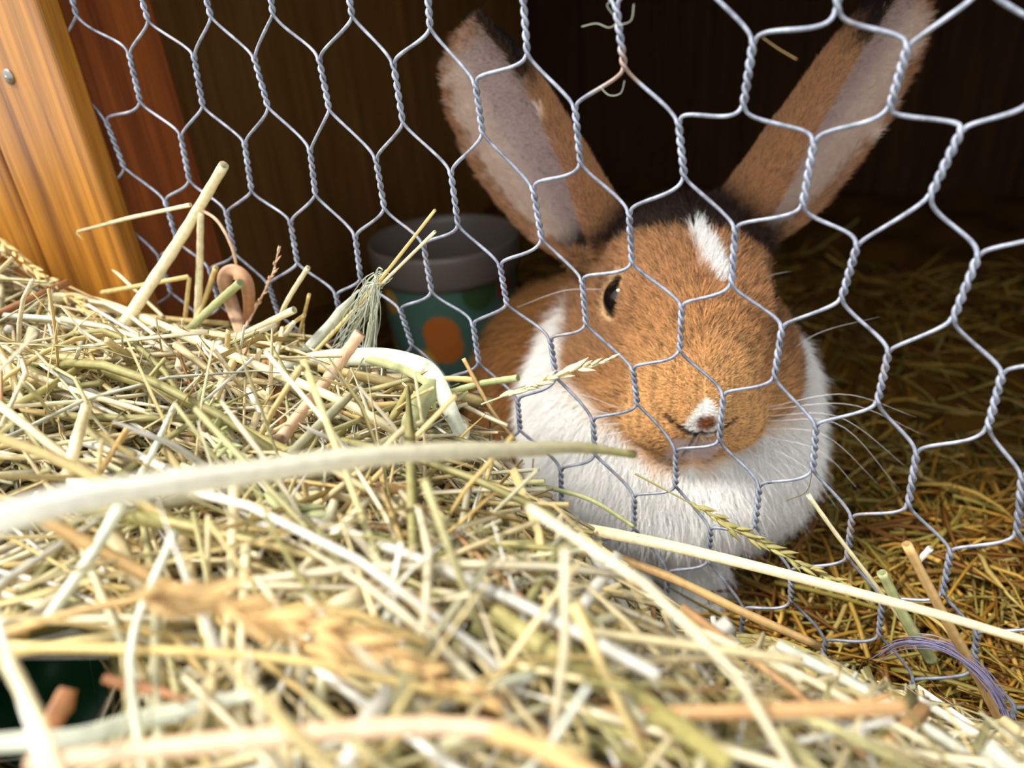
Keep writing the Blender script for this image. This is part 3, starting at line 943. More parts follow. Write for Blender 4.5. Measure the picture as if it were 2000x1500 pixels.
rab = mesh_np('rabbit', W(RV), RF, M_SKIN, None, True, SKC * .8)
tag(rab, 'brown rabbit with white chest and blaze, sitting behind the wire and facing out', 'rabbit')

# fur as hair curves
fa = np.linalg.norm(RFN, axis=1) / 2
cen = RV[RF].mean(1)
fEV = tuple(a[RF[:, 0]] for a in EV)
hc = toH(cen)
visible = ((CP - cen) * (RFN / (2 * fa[:, None] + 1e-9))).sum(1) > -60
dens = np.where((hc[:, 1] > -100) & (hc[:, 2] > -40), 1.0, .42) * np.where(visible, 1, .2)
dens = np.where(fEV[0] >= 0, np.where(fEV[3], .75, 1.1) * np.where(visible, 1, .4), dens)
NH = FUR_N
fi = rng.choice(len(RF), NH, p=fa * dens / (fa * dens).sum())
r1, r2 = rng.random((2, NH, 1))
q = RF[fi]
P0 = (RV[q[:, 0]] * (1 - r1) + RV[q[:, 1]] * r1) * (1 - r2) + (RV[q[:, 3]] * (1 - r1) + RV[q[:, 2]] * r1) * r2
N0 = norm((RN[q[:, 0]] * (1 - r1) + RN[q[:, 1]] * r1) * (1 - r2) + (RN[q[:, 3]] * (1 - r1) + RN[q[:, 2]] * r1) * r2)
fidx = tuple(a[q[:, 0]] for a in EV)
h0 = toH(P0)
ishead = sst(3., -3., d_head(P0) - d_body(P0))
isear = (fidx[0] >= 0) & (fidx[1] > .05)
back = -HA[1] * 1.0 + HA[2] * -.15
outw = HA[0][None] * np.sign(h0[:, :1]) * .35
flow = (back + outw) * ishead[:, None] + (np.array([0, .9, -.1]) + .3 * norm(P0 - CH)) * (1 - ishead[:, None])
inface = sst(-10, -2, h0[:, 1]) * ishead
flow = flow + (HA[0][None] * np.sign(h0[:, :1]) * .8) * inface[:, None]
for k, e in enumerate(EARS):
    mk_ = isear & (fidx[0] == k)
    inn = fidx[3][mk_]
    sgn = -np.sign(fidx[2][mk_])[:, None]
    # fringe combs over the rim, the outside lies along the ear
    flow[mk_] = np.where(inn[:, None], e['ax'] * .8 + sgn * e['l'] * -.5, e['ax'])
flow = flow - N0 * (flow * N0).sum(1, keepdims=True); flow = norm(flow)
Ln = 5.2 * ishead + 11.5 * (1 - ishead)
Ln = Ln * (1 - .7 * sst(-28, -6, h0[:, 1]) * ishead)
Ln = Ln + 3.5 * ishead * sst(16, 26, np.abs(h0[:, 0])) * sst(0, -14, h0[:, 2]) 
Ln = np.where(isear, np.where(fidx[3], 1.3 + 2.6 * sst(.6, .95, np.abs(fidx[2])), 2.6), Ln)
for e_ in EYES: Ln = Ln * (1 - .8 * sst(15, 9.5, np.linalg.norm(P0 - e_, axis=1)))
bodyfar = (1 - ishead) * sst(30, 60, P0[:, 2] - CH[2])
Ln = Ln * rng.uniform(.65, 1.2, NH)
lift = .38 * ishead + .5 * (1 - ishead); lift = np.where(isear, .22, lift)
jit = rng.normal(size=(NH, 3)) * .16
clump = np.stack([vnoise(P0, .45, 11), vnoise(P0, .45, 12), vnoise(P0, .45, 13)], -1) * .16
D0 = norm(flow + N0 * (lift + .35)[:, None] + jit + clump)
D1 = norm(flow + N0 * (lift * .5)[:, None] + jit * 1.5 + clump * 1.6)
eyed = np.min([np.linalg.norm(P0 - e_, axis=1) for e_ in EYES], axis=0)
keep = (eyed > ER + .4)
def filt(*a): return [q_[keep] for q_ in a]
P0, N0, D0, D1, Ln, isear_k, h0k = filt(P0, N0, D0, D1, Ln, isear, h0)
fk = tuple(a[keep] for a in fidx)
K = 4
Pc = np.stack([P0 - N0 * .4, P0 + D0 * (Ln * .4)[:, None], P0 + D0 * (Ln * .5)[:, None] + D1 * (Ln * .25)[:, None], P0 + D0 * (Ln * .5)[:, None] + D1 * (Ln * .55)[:, None]], 1)
HC = coat(P0, N0, fk)
# agouti ticking: some hairs dark, most a touch brighter
tick = rng.random(len(P0)); isb = (HC[:, 0] > .5) & (HC[:, 2] > .4)
mul = rng.uniform(.8, 1.25, len(P0)); mul = np.where((tick < .2) & ~isb, .38, mul); mul = np.where(isb, rng.uniform(.92, 1.06, len(P0)), mul)
fleck = np.where(isb, 1, 1 - .55 * sst(.1, .8, vnoise(P0, 2.0, 31)) * (h0k[:, 1] > -110) * (~isear_k))
HC = np.clip(HC * (mul * fleck)[:, None] * 1.08, 0, 1)
hcv = bpy.data.hair_curves.new('fur')
hcv.add_curves([K] * len(P0))
hcv.position_data.foreach_set('vector', W(Pc).astype(np.float32).ravel())
ra = hcv.attributes.get('radius') or hcv.attributes.new('radius', 'FLOAT', 'POINT')
rr = (np.array([.06, .056, .04, .01])[None] * np.where(isear_k, .8, 1.15)[:, None] * np.ones((len(P0), 1)) * .001).astype(np.float32)
ra.data.foreach_set('value', rr.ravel())
at = hcv.attributes.new('Col', 'FLOAT_COLOR', 'CURVE')
c4 = np.ones((len(P0), 4), np.float32); c4[:, :3] = HC
at.data.foreach_set('color', c4.ravel())
hcv.materials.append(M_FUR)
furo = bpy.data.objects.new('fur', hcv); link(furo, rab)

# eyes
def eyeball(c):
    bm = bmesh.new(); bmesh.ops.create_uvsphere(bm, u_segments=32, v_segments=20, radius=ER * .001)
    me = bpy.data.meshes.new('eye'); bm.to_mesh(me); bm.free()
    for p in me.polygons: p.use_smooth = True
    me.materials.append(M_EYE)
    o = bpy.data.objects.new('eye', me); o.location = Vector(W(c)); link(o, rab)
    tag(o, 'glossy black eye')
for e_ in EYES: eyeball(e_)

# whiskers, each its own part
def whisker(pts, r=.15):
    P = crom(pts, 14)
    V, F = tubes(P[None], (np.linspace(1, .18, 14) * r)[None], 4, up=np.array([[[0.3, 1.0, .2]]]))
    mesh_np('whisker', W(V), F, M_WHISK, rab)
WH = [((1500, 795), (1650, 770), (1790, 815)), ((1500, 800), (1660, 790), (1805, 850)), ((1495, 812), (1640, 815), (1780, 920)),
      ((1490, 822), (1640, 830), (1760, 960)), ((1485, 836), (1610, 850), (1720, 950)), ((1480, 850), (1600, 880), (1680, 960)),
      ((1470, 862), (1570, 910), (1640, 1000)), ((1455, 875), (1530, 930), (1580, 1020)), ((1440, 885), (1500, 950), (1520, 1030)),
      ((1525, 700), (1600, 650), (1720, 618)), ((1488, 545), (1515, 535), (1545, 530)),
      ((1215, 800), (1130, 770), (1040, 772)), ((1212, 812), (1130, 800), (1030, 812)), ((1215, 826), (1130, 835), (1050, 860)),
      ((1222, 842), (1150, 860), (1090, 905)), ((1235, 858), (1180, 880), (1130, 925)), ((1178, 565), (1100, 568), (1010, 600))]
for i, w_ in enumerate(WH):
    s0 = 246 if i < 9 else (258 if i in (9, 10, 16) else 244)
    whisker([PX(*w_[0], s0), PX(*w_[1], s0 - 4), PX(*w_[2], s0 - 2)])

# ------------------------------------------------------------------ flowered pot in the background
def lathe(name, prof, mat, parent=None, seg=64, loc=(0, 0, 0)):
    """prof: list of (radius mm, height mm)"""
    prof = np.asarray(prof, float); n = len(prof)
    a = np.arange(seg) * 2 * np.pi / seg
    V = np.stack([prof[:, 0][:, None] * np.cos(a), prof[:, 0][:, None] * np.sin(a), np.repeat(prof[:, 1][:, None], seg, 1)], -1).reshape(-1, 3) * .001
    i = np.arange(n * seg).reshape(n, seg)
    F = np.stack([i[:-1], np.roll(i[:-1], -1, 1), np.roll(i[1:], -1, 1), i[1:]], -1).reshape(-1, 4)
    o = mesh_np(name, V, F, mat, parent); o.location = Vector(loc)
    return o
def print_mat():
    m, nt, b = new_mat('flower_print')
    tc = n_(nt, 'ShaderNodeTexCoord')
    mp = n_(nt, 'ShaderNodeMapping'); mp.inputs['Location'].default_value = (0.013, 0.004, 0.006)
    nt.links.new(tc.outputs['Object'], mp.inputs[0])
    vo = n_(nt, 'ShaderNodeTexVoronoi', i_Scale=38.0, i_Randomness=0.9)
    nt.links.new(mp.outputs[0], vo.inputs['Vector'])
    r1 = n_(nt, 'ShaderNodeValToRGB')
    r1.color_ramp.elements[0].position = 0.40; r1.color_ramp.elements[0].color = (1, 1, 1, 1)
    r1.color_ramp.elements[1].position = 0.46; r1.color_ramp.elements[1].color = (0, 0, 0, 1)
    nt.links.new(vo.outputs['Distance'], r1.inputs[0])
    r2 = n_(nt, 'ShaderNodeValToRGB'); r2.color_ramp.interpolation = 'CONSTANT'
    r2.color_ramp.elements[0].color = (*srgb(214, 120, 50), 1)
    r2.color_ramp.elements[1].position = 0.35; r2.color_ramp.elements[1].color = (*srgb(190, 46, 30), 1)
    e = r2.color_ramp.elements.new(0.6); e.color = (*srgb(220, 170, 70), 1)
    e = r2.color_ramp.elements.new(0.8); e.color = (*srgb(70, 96, 60), 1)
    sp = n_(nt, 'ShaderNodeSeparateColor'); nt.links.new(vo.outputs['Color'], sp.inputs[0])
    nt.links.new(sp.outputs[0], r2.inputs[0])
    mx = n_(nt, 'ShaderNodeMixRGB'); mx.inputs[1].default_value = (*srgb(92, 128, 112), 1)
    nt.links.new(r1.outputs[0], mx.inputs[0]); nt.links.new(r2.outputs[0], mx.inputs[2])
    nt.links.new(mx.outputs[0], b.inputs['Base Color']); b.inputs['Roughness'].default_value = 0.35
    return m
PC = PX(866, 458, 425)
ph = FLOOR - 13 - PC[1]
pot = bpy.data.objects.new('pot', None); link(pot); pot.location = Vector(W((PC[0], FLOOR - 13, PC[2])))
tag(pot, 'white-collared pot with a green and orange flower print, in the dark behind the rabbit', 'pot')
lathe('body', [(0, 0.0), (33, 0.0), (35.5, 1.5), (37, 8), (40, ph * .45), (41.5, ph - 20)], print_mat(), pot)
lathe('collar', [(41.5, ph - 21), (43.8, ph - 20), (44.6, ph - 17), (45.4, ph - 4), (45.2, ph - 1), (44, ph), (42.6, ph - 1), (42, ph - 5), (38, ph * .5), (31, 5), (0, 4.5)],
      plain('white_glaze', srgb(124, 112, 102), 0.35), pot)  # white glaze greyed; the dimness around the pot is in its colour

# ------------------------------------------------------------------ dark green sheet under the hay (lower left gap)
n = 24
a = np.linspace(-1, 1, n)
A_, B_ = np.meshgrid(a, a, indexing='ij')
vw = norm(CP - HOLE); e1 = norm(np.cross(vw, [0, 1.0, 0])); e2 = np.cross(vw, e1)
cr_h = 2.2 * np.sin(A_ * 4 + B_ * 2) + 1.6 * np.sin(B_ * 7 - A_ * 3) + 1.0 * np.sin(A_ * 11 + 1)
Sg = HOLE + (A_[..., None] * 40 * e1 + B_[..., None] * 30 * e2 + cr_h[..., None] * vw * .9) + np.array([0, 3.0, 0])
ii = np.arange(n * n).reshape(n, n)
sh = mesh_np('plastic_sheet', W(Sg.reshape(-1, 3)), np.stack([ii[:-1, :-1], ii[1:, :-1], ii[1:, 1:], ii[:-1, 1:]], -1).reshape(-1, 4),
             plain('green_plastic', srgb(44, 130, 84), 0.4))
md = sh.modifiers.new('thickness', 'SOLIDIFY'); md.thickness = 0.0006
tag(sh, 'dark green plastic sheet showing through a gap in the hay, lower left', 'sheet')

# ------------------------------------------------------------------ single stalks, blades and seed heads that stand out of the hay
CRM, STR, OLV, GRN, WHT, TAN, PNK, BLU, BRN = [np.array(srgb(*c)) for c in
    [(246, 232, 190), (232, 206, 138), (176, 166, 104), (190, 194, 140), (248, 244, 232), (220, 182, 122), (236, 202, 168), (226, 230, 208), (178, 122, 78)]]
def path3(pts):
    out = []
    for p in pts:
        u, v, d = p
        if isinstance(d, str):
            base = s_pile(u, v) if d[0] == 'h' else on_fence_s(u, v)
            of = float(d[1:] or 0)
            s = base - (of + 12 if of >= 6 and d[0] == 'h' else of)
            if d[0] == 'f': s = min(s, s_pile(u, v) - 12)
        else: s = min(d, s_pile(u, v) - 12) if 0 < v < 1500 else d
        out.append(PX(u, v, s))
    return np.array(out)
def on_fence_s(u, v):
    d = RM.T @ np.array([(u - 1000) / FPX, (v - 750) / FPX, 1.0]); return -CP[2] / d[2]
def straw(pts, w, col, label, taper=(1, .85), sharp=False, group=None, cat='straw', name='straw', col2=None):
    """round dry stem; w in photo pixels at its own distance"""
    P = path3(pts)
    n = 28 if len(P) > 2 else 12
    if sharp:   # kinked: straight runs between points
        Q = [P[0]]
        for a, b in zip(P[:-1], P[1:]):
            for t in (.04, .3, .6, .96): Q.append(a + (b - a) * t)
        Q.append(P[-1]); Q = np.array(Q); n = len(Q)
    else: Q = crom(P, n)
    s = proj(Q)[2]
    r = (w * s / FPX / 2) * np.linspace(*taper, n)
    r = r * (1 + .05 * np.sin(np.arange(n) * 1.7))
    V, F = tubes(Q[None], r[None], 8, up=np.array([[[.13, .4, .9]]]))
    # hollow broken ends, the shade inside put into their colour
    k = len(V)
    T0, T1 = norm(Q[1] - Q[0]), norm(Q[-1] - Q[-2])
    V = np.vstack([V, [Q[0] + T0 * r[0] * .8, Q[-1] - T1 * r[-1] * .8]])
    base = (n - 1) * 8
    Ft = [[i, k, (i + 1) % 8, (i + 1) % 8] for i in range(8)]
    Fe = [[base + (i + 1) % 8, k + 1, base + i, base + i] for i in range(8)]
    me_F = [list(f) for f in F] + [[a, b, c] for a, b, c, _ in Ft] + [[a, b, c] for a, b, c, _ in Fe]
    me = bpy.data.meshes.new(name)
    me.from_pydata([tuple(v) for v in W(V)], [], me_F)
    ca = me.attributes.new('Col', 'FLOAT_COLOR', 'POINT')
    tt = np.concatenate([np.repeat(np.linspace(0, 1, n), 8), [0, 1]])
    streak = 1 + .16 * np.sin(np.concatenate([np.tile(np.arange(8), n), [0, 0]]) * 2.4) + .08 * np.sin(tt * 9 + w)
    cc = np.ones((len(V), 4), np.float32); cc[:, :3] = np.clip((col if col2 is None else col * (1 - tt)[:, None] + col2 * tt[:, None]) * streak[:, None], 0, 1); cc[-2:, :3] = col * .35
    ca.data.foreach_set('color', cc.ravel())
    me.polygons.foreach_set('use_smooth', np.ones(len(me.polygons), bool))
    me.materials.append(M_HAY)
    o = bpy.data.objects.new(name, me); link(o)
    return tag(o, label, cat, group)
def blade(pts, w, col, label, prof=None, fold=.35, twist=0.0, cat='dry grass', name='dry_grass', up=None, col2=None, n=40):
    """flat, lengthwise folded dry leaf with a little thickness"""
    Q = crom(path3(pts), n)
    s = proj(Q)[2]
    tt = np.linspace(0, 1, n)
    pr = np.interp(tt, [0, .12, .7, 1], [.55, 1, .8, .08]) if prof is None else np.interp(tt, np.linspace(0, 1, len(prof)), prof)
    hw = w * s / FPX / 2 * pr
    T = norm(np.gradient(Q, axis=0))
    view = norm(CP - Q) if up is None else np.tile(norm(np.array(up, float)), (n, 1))
    B = norm(np.cross(T, view)); Nn = np.cross(B, T)
    an = twist * tt
    B2 = B * np.cos(an)[:, None] + Nn * np.sin(an)[:, None]; N2 = Nn * np.cos(an)[:, None] - B * np.sin(an)[:, None]
    th = .16
    cols_ = np.linspace(-1, 1, 5)
    wob = .12 * np.sin(tt * 17 + w)
    top = np.stack([Q + B2 * (hw * (c + wob * (abs(c) > .9) * .6))[:, None] - N2 * (hw * fold * (abs(c) ** 1.3) * (1 + wob))[:, None] for c in cols_], 1)
    bot = top - N2[:, None] * th
    R = np.concatenate([top, bot[:, ::-1]], 1)           # (n,10,3) closed ring
    k = 10
    idx = np.arange(n * k).reshape(n, k)
    a, b = idx[:-1], idx[1:]
    F = np.stack([a, np.roll(a, -1, 1), np.roll(b, -1, 1), b], -1).reshape(-1, 4)
    c2 = col if col2 is None else col2
    cl = col[None] * (1 - tt)[:, None] + c2[None] * tt[:, None]
    stripe = np.array([1.05, .86, 1.08, .84, 1.03] * 2)
    C = np.clip(cl[:, None] * stripe[None, :, None] * (1 + .06 * np.sin(tt * 13))[:, None, None], 0, 1).reshape(-1, 3)
    o = mesh_np(name, W(R.reshape(-1, 3)), F, M_HAY, None, True, C)
    return tag(o, label, cat, kind='thing')
def spikelet_mesh():
    k, m = 6, 5
    z = np.linspace(0, 1, k); r = np.array([.25, .8, 1, .8, .4, .05])
    a = np.arange(m) * 2 * np.pi / m
    V = np.stack([r[:, None] * np.cos(a) * .16, r[:, None] * np.sin(a) * .11, np.repeat(z[:, None], m, 1)], -1).reshape(-1, 3)
    i = np.arange(k * m).reshape(k, m)
    F = np.stack([i[:-1], np.roll(i[:-1], -1, 1), np.roll(i[1:], -1, 1), i[1:]], -1).reshape(-1, 4)
    return V, F
SPV, SPF = spikelet_mesh()
def seedhead(pts, w, n, size, col, label, start=.35, spread=.5, stemw=5, seed=1):
    """grass seed head: stem plus spikelets (each a part), size in mm"""
    r_ = np.random.default_rng(seed)
    Q = crom(path3(pts), 60)
    s = proj(Q)[2]
    root = bpy.data.objects.new('seed_head', None); link(root); root.location = Vector(W(Q[0]))
    tag(root, label, 'seed head')
    org = np.array(root.location)
    V, F = tubes(Q[None], (stemw * s / FPX / 2 * np.linspace(1, .4, 60))[None], 5, up=np.array([[[.1, .3, .9]]]))
    mesh_np('stem', W(V) - org, F, M_HAY, root, True, np.tile(col * .9, (len(V), 1)))
    metas = []
    for j in range(3):
        cj = np.clip(col * (1.0 + .12 * (j - 1)), 0, 1)
        me = bpy.data.meshes.new('spikelet'); me.from_pydata([tuple(v) for v in SPV], [], [tuple(f) for f in SPF])
        ca = me.attributes.new('Col', 'FLOAT_COLOR', 'POINT'); c4 = np.ones((len(SPV), 4), np.float32); c4[:, :3] = cj
        ca.data.foreach_set('color', c4.ravel()); me.materials.append(M_HAY)
        me.polygons.foreach_set('use_smooth', np.ones(len(me.polygons), bool))
        metas.append(me)
    for i in range(n):
        t = start + (1 - start) * (i + r_.random()) / n
        f = min(t * 59, 58.999); a = int(f); p = Q[a] + (Q[a + 1] - Q[a]) * (f - a)
        T = norm(Q[min(a + 2, 59)] - Q[max(a - 2, 0)])
        d = norm(T + norm(np.cross(T, r_.normal(size=3))) * spread * r_.uniform(.5, 1.3))
        o = bpy.data.objects.new('spikelet', metas[i % 3]); link(o, root)
        L = size * r_.uniform(.7, 1.2) * (1 - .45 * max(0, (t - .7) / .3))
        qn = WV(d).to_track_quat('Z', 'Y')
        wloc = W(p + norm(np.cross(T, r_.normal(size=3))) * w * s[a] / FPX * .18 * r_.random()) - org
        o.matrix_local = Matrix.Translation(Vector(wloc)) @ qn.to_matrix().to_4x4() @ Matrix.Diagonal((L * .001, L * .001, L * .001, 1))
    return root

# --- stalks against the wire, upper left
straw([(438, 322, 'f14'), (350, 470, 'f16'), (238, 640, 'h6')], 24, CRM, 'thick pale straw leaning up to the right over the dark wall', (.8, 1))
straw([(392, 412, 'f10'), (390, 520, 'f12'), (386, 625, 'h4')], 15, CRM, 'upright cream straw standing right of the thickest leaning straw', (.9, 1))
straw([(372, 400, 'f11'), (255, 425, 'f12'), (150, 452, 'f13'), (215, 520, 'f13'), (320, 620, 'h3')], 8, CRM, 'thin straw kinked to a sharp point in front of the golden board', sharp=True)
straw([(382, 404, 'f12'), (425, 432, 'f11'), (455, 490, 'f10'), (468, 560, 'h3')], 7, PNK, 'thin pinkish stem arching down beside the upright straw')
straw([(200, 572, 'h8'), (290, 555, 'h9'), (370, 540, 'f12'), (362, 620, 'h2')], 10, STR, 'yellowish straw bent over near the foot of the golden board', sharp=True)
straw([(850, 410, 'f9'), (732, 560, 'f8'), (660, 640, 'f10'), (560, 745, 'h4')], 9, STR, 'long yellow straw rising towards the pot', (.7, 1))
straw([(850, 452, 'f8'), (740, 560, 'f7')], 7, CRM, 'short yellow straw just below the long one by the pot')
straw([(704, 650, 'h24'), (640, 740, 'h22'), (548, 858, 'h14')], 26, PNK, 'stout pinkish straw with a broken brown end, pointing to the pot', (.9, 1))
straw([(602, 522, 'f8'), (560, 590, 'f8'), (535, 650, 'h2')], 10, CRM, 'short straw poking up at the foot of the wire left of the tied tuft')
straw([(604, 575, 'f6'), (585, 650, 'h4'), (560, 710, 'h3')], 7, STR, 'thin greenish straw right of the short upright straw')
straw([(422, 522, 'f8'), (398, 590, 'f9'), (365, 660, 'h4')], 11, STR, 'yellow straw tilted right beside the curled brown leaf')
straw([(575, 605, 'h9'), (450, 665, 'h9'), (260, 740, 'h5')], 15, CRM, 'cream straw with a split tip under the curled brown leaf')
straw([(595, 615, 'h6'), (520, 670, 'h6'), (470, 720, 'h3')], 8, STR, 'thin tan straw ending just right of the split-tipped straw')
straw([(470, 552, 'h8'), (415, 600, 'h8'), (330, 680, 'h3')], 17, GRN, 'pale green straw sloping up behind the curled brown leaf')
straw([(552, 640, 'h10'), (530, 740, 'h12'), (512, 860, 'h10')], 15, CRM, 'pale upright straw left of the stout pinkish straw', (.6, 1))
blade([(560, 730, 'h4'), (640, 640, 'f10'), (700, 566, 'f7')], 24, BLU, 'pale grey-green blade leaning up to the tied tuft')
blade([(530, 716, 'h5'), (640, 698, 'h9'), (740, 698, 'h12'), (815, 712, 'h16'), (842, 730, 'h16'), (872, 785, 'h14'), (905, 855, 'h8')], 36, BLU,
      'broad pale green blade folded over in front of the pot', prof=[.5, .9, 1, 1, 1, .9, .7], fold=.12)
blade([(640, 690, 'h8'), (740, 706, 'h13'), (830, 745, 'h16'), (850, 800, 'h14')], 16, GRN, 'narrow pale strip split from the folded blade by the pot', prof=[.4, 1, .9, .5], fold=.15)
blade([(850, 740, 'h18'), (820, 800, 'h20'), (790, 870, 'h14')], 46, GRN, 'ragged pale green leaf hanging from the folded blade', prof=[.6, 1, .9, .5], fold=.5, twist=.8)
straw([(800, 760, 'h8'), (770, 810, 'h10'), (720, 870, 'h5')], 18, OLV, 'olive green stem under the folded pale blade')
# --- long stalks lying over the pile
straw([(60, 582, 'h10'), (190, 590, 'h16'), (480, 705, 'h24'), (690, 795, 'h20'), (800, 862, 'h8')], 21, CRM, 'very long cream straw lying across the upper pile')
straw([(110, 692, 'h14'), (330, 770, 'h18'), (560, 880, 'h14'), (740, 945, 'h5')], 22, OLV, 'grey-green stem below the very long cream straw')
straw([(740, 950, 'h6'), (1000, 992, 'f14'), (1180, 1078, 'f16'), (1310, 1128, 'f18'), (1450, 1195, 'f20'), (1600, 1262, 'f16')], 21, TAN, 'orange-tan straw sloping down across the rabbit forepaw')
blade([(960, 1000, 'f16'), (1080, 1020, 'f20'), (1240, 1052, 'f24'), (1500, 1112, 'f30'), (1800, 1192, 'f30'), (2030, 1258, 'f26')], 22, CRM, 'long cream blade running from the chest to the right edge',
      prof=[.7, 1, 1, .9, .8, .7])
straw([(1578, 966, 'f10'), (1640, 1052, 'f9'), (1712, 1145, 'f9'), (1790, 1250, 'f7')], 9, CRM, 'thin cream straw standing up right of the rabbit chest')
straw([(1770, 1062, 'f20'), (1850, 1215, 'f20'), (1920, 1340, 'f16'), (1985, 1470, 'f10')], 22, TAN, 'tan straw with a pale broken tip at the lower right', (.85, 1))
straw([(1818, 1070, 'f18'), (1785, 1105, 'f19')], 12, WHT, 'short whitish side shoot beside the tan straw tip')
straw([(1722, 1118, 'f14'), (1775, 1220, 'f14'), (1820, 1290, 'f12')], 24, GRN, 'pale green bent stem left of the tan straw', (.8, 1))
blade([(1300, 1420, 'h8'), (1310, 1320, 'h14'), (1400, 1262, 'f22'), (1520, 1268, 'f28'), (1660, 1330, 'f32'), (1800, 1400, 'f34'), (2010, 1500, 'f36')], 42, OLV,
      'wide olive blade curling over at the lower right', prof=[.3, .5, .7, 1, 1, 1, .9], fold=.3)
straw([(1490, 1302, 'h22'), (1640, 1385, 'h34'), (1800, 1460, 'h48'), (1950, 1540, 'h55')], 26, BLU, 'blurred blue-green stem running out of the lower right corner', (.7, 1.1))
blade([(1000, 1150, 'h6'), (1130, 1220, 'h10'), (1300, 1310, 'h12'), (1500, 1440, 'h16')], 40, GRN, 'grey-green blade crossing the lower middle of the pile', prof=[.5, 1, 1, .7], fold=.3)
blade([(960, 1190, 'h12'), (1100, 1290, 'h20'), (1250, 1370, 'h20'), (1420, 1490, 'h18')], 46, OLV, 'broad olive blade below the grey-green one', prof=[.6, 1, 1, .8], fold=.3)
# --- near, blurred stalks
straw([(-60, 1030, 78), (150, 975, 84), (420, 933, 94), (760, 888, 112), (1010, 878, 132), (1130, 874, 142), (1240, 888, 150)], 60, WHT, 'big blurred cream stem crossing the middle of the picture', (1.15, .25), col2=OLV)  # whiter at the left: overexposed light put into the colour
straw([(60, 1000, 120), (280, 1120, 126), (460, 1205, 130), (660, 1290, 130)], 28, TAN, 'blurred tan stem sloping down from the big blurred stem')
straw([(140, 985, 138), (420, 1040, 140), (720, 1112, 142), (1000, 1238, 140)], 32, OLV, 'blurred olive stem sloping right below the big blurred stem')
straw([(458, 940, 140), (452, 1120, 132), (438, 1290, 124)], 22, CRM, 'upright cream straw standing in the lower left of the pile')
straw([(480, 1070, 128), (470, 1300, 116), (474, 1540, 100)], 20, CRM, 'long upright blurred straw reaching the bottom edge')
straw([(340, 1040, 118), (258, 1260, 104), (284, 1540, 88)], 18, BLU, 'whitish bent stem in the lower left, bottom edge')
straw([(236, 986, 128), (175, 1090, 122), (88, 1215, 114)], 26, BLU, 'blue-white stem slanting down left of the upright straws')
straw([(15, 1290, 84), (70, 1400, 80), (128, 1540, 76)], 28, CRM, 'blurred cream straw over the green gap, lower left corner')
straw([(-20, 1160, 92), (20, 1300, 88), (90, 1520, 82)], 14, WHT, 'thin whitish blurred straw at the left bottom edge')
blade([(770, 1128, 138), (700, 1165, 140), (610, 1205, 142)], 40, CRM, 'cream folded blade ending in a sharp bend in the lower middle', prof=[1, 1, .9, .6], fold=.5)
blade([(770, 1128, 138), (830, 1190, 136), (905, 1262, 136)], 40, TAN, 'tan half of the sharply bent blade in the lower middle', prof=[1, .9, .6, .3], fold=.5)
straw([(750, 1410, 104), (900, 1358, 106), (1085, 1298, 110)], 22, BLU, 'pale bluish straw slanting up in the bottom middle')
straw([(10, 1262, 104), (350, 1272, 106), (600, 1293, 106), (850, 1350, 104), (980, 1385, 102)], 20, STR, 'yellow-green straw lying across the lower left')
straw([(60, 1492, 86), (420, 1450, 86), (800, 1418, 88), (1000, 1428, 88)], 42, PNK, 'pinkish blurred stem along the bottom edge')
blade([(-20, 1452, 92), (150, 1440, 96), (330, 1392, 104), (515, 1352, 106)], 40, BLU, 'pale blue-green blade beside the green gap', prof=[.9, 1, .9, .5], fold=.3)
straw([(0, 1240, 112), (130, 1200, 114), (290, 1165, 116)], 18, TAN, 'blurred tan stem rising from the left edge')
blade([(135, 1345, 106), (110, 1400, 110), (95, 1440, 112)], 44, BRN, 'rusty brown leaf scrap hanging over the green gap', prof=[.7, 1, .7, .1], fold=.2)
blade([(200, 1325, 110), (290, 1345, 112), (380, 1372, 112)], 24, BRN, 'rusty brown blade right of the green gap', prof=[.7, 1, .7, .1], fold=.2)
straw([(960, 1430, 76), (1060, 1465, 74), (1200, 1540, 70)], 40, TAN, 'bright tan blurred stem at the bottom edge, middle')
straw([(-20, 620, 'h8'), (60, 700, 'h10'), (160, 745, 'h6')], 16, OLV, 'olive straw at the left edge below the golden board')
straw([(0, 805, 'h10'), (80, 765, 'h12'), (160, 715, 'h6')], 16, OLV, 'grey-olive stem slanting up at the left edge')
straw([(0, 705, 'h10'), (140, 760, 'h12'), (300, 810, 'h10'), (470, 880, 'h6')], 12, CRM, 'thin cream straw under the grey-green stem, left side')
straw([(130, 935, 'h20'), (150, 860, 'h22'), (170, 790, 'h12')], 24, CRM, 'short pale stump of straw sticking up on the left')
straw([(250, 835, 'h10'), (215, 890, 'h12'), (170, 965, 'h8')], 12, TAN, 'tan straw slanting down right of the pale stump')
straw([(350, 775, 'h14'), (310, 860, 'h16'), (265, 945, 'h12')], 14, BLU, 'pale greenish stem slanting down over the middle left pile')
straw([(600, 780, 'h8'), (760, 840, 'h10'), (900, 905, 'h6')], 10, STR, 'thin yellow straw right of the stout pinkish straw')
straw([(930, 742, 'f8'), (870, 740, 'f9'), (800, 750, 'h5')], 12, STR, 'short straw pointing right at the rabbit shoulder')
straw([(1012, 738, 'f8'), (935, 750, 'f8'), (860, 772, 'h4')], 14, GRN, 'pale straw ending at the white chest fur')
straw([(905, 700, 'f6'), (960, 800, 'f7'), (1005, 860, 'f7')], 8, TAN, 'thin tan straw sloping down in front of the brown shoulder')
straw([(1040, 945, 'f8'), (1150, 975, 'f10'), (1240, 1030, 'f8')], 10, GRN, 'thin green stem lying over the white chest')
straw([(1000, 1000, 'f10'), (1060, 1030, 'f14'), (1110, 1080, 'h10')], 16, BLU, 'short bluish blade end below the chest')

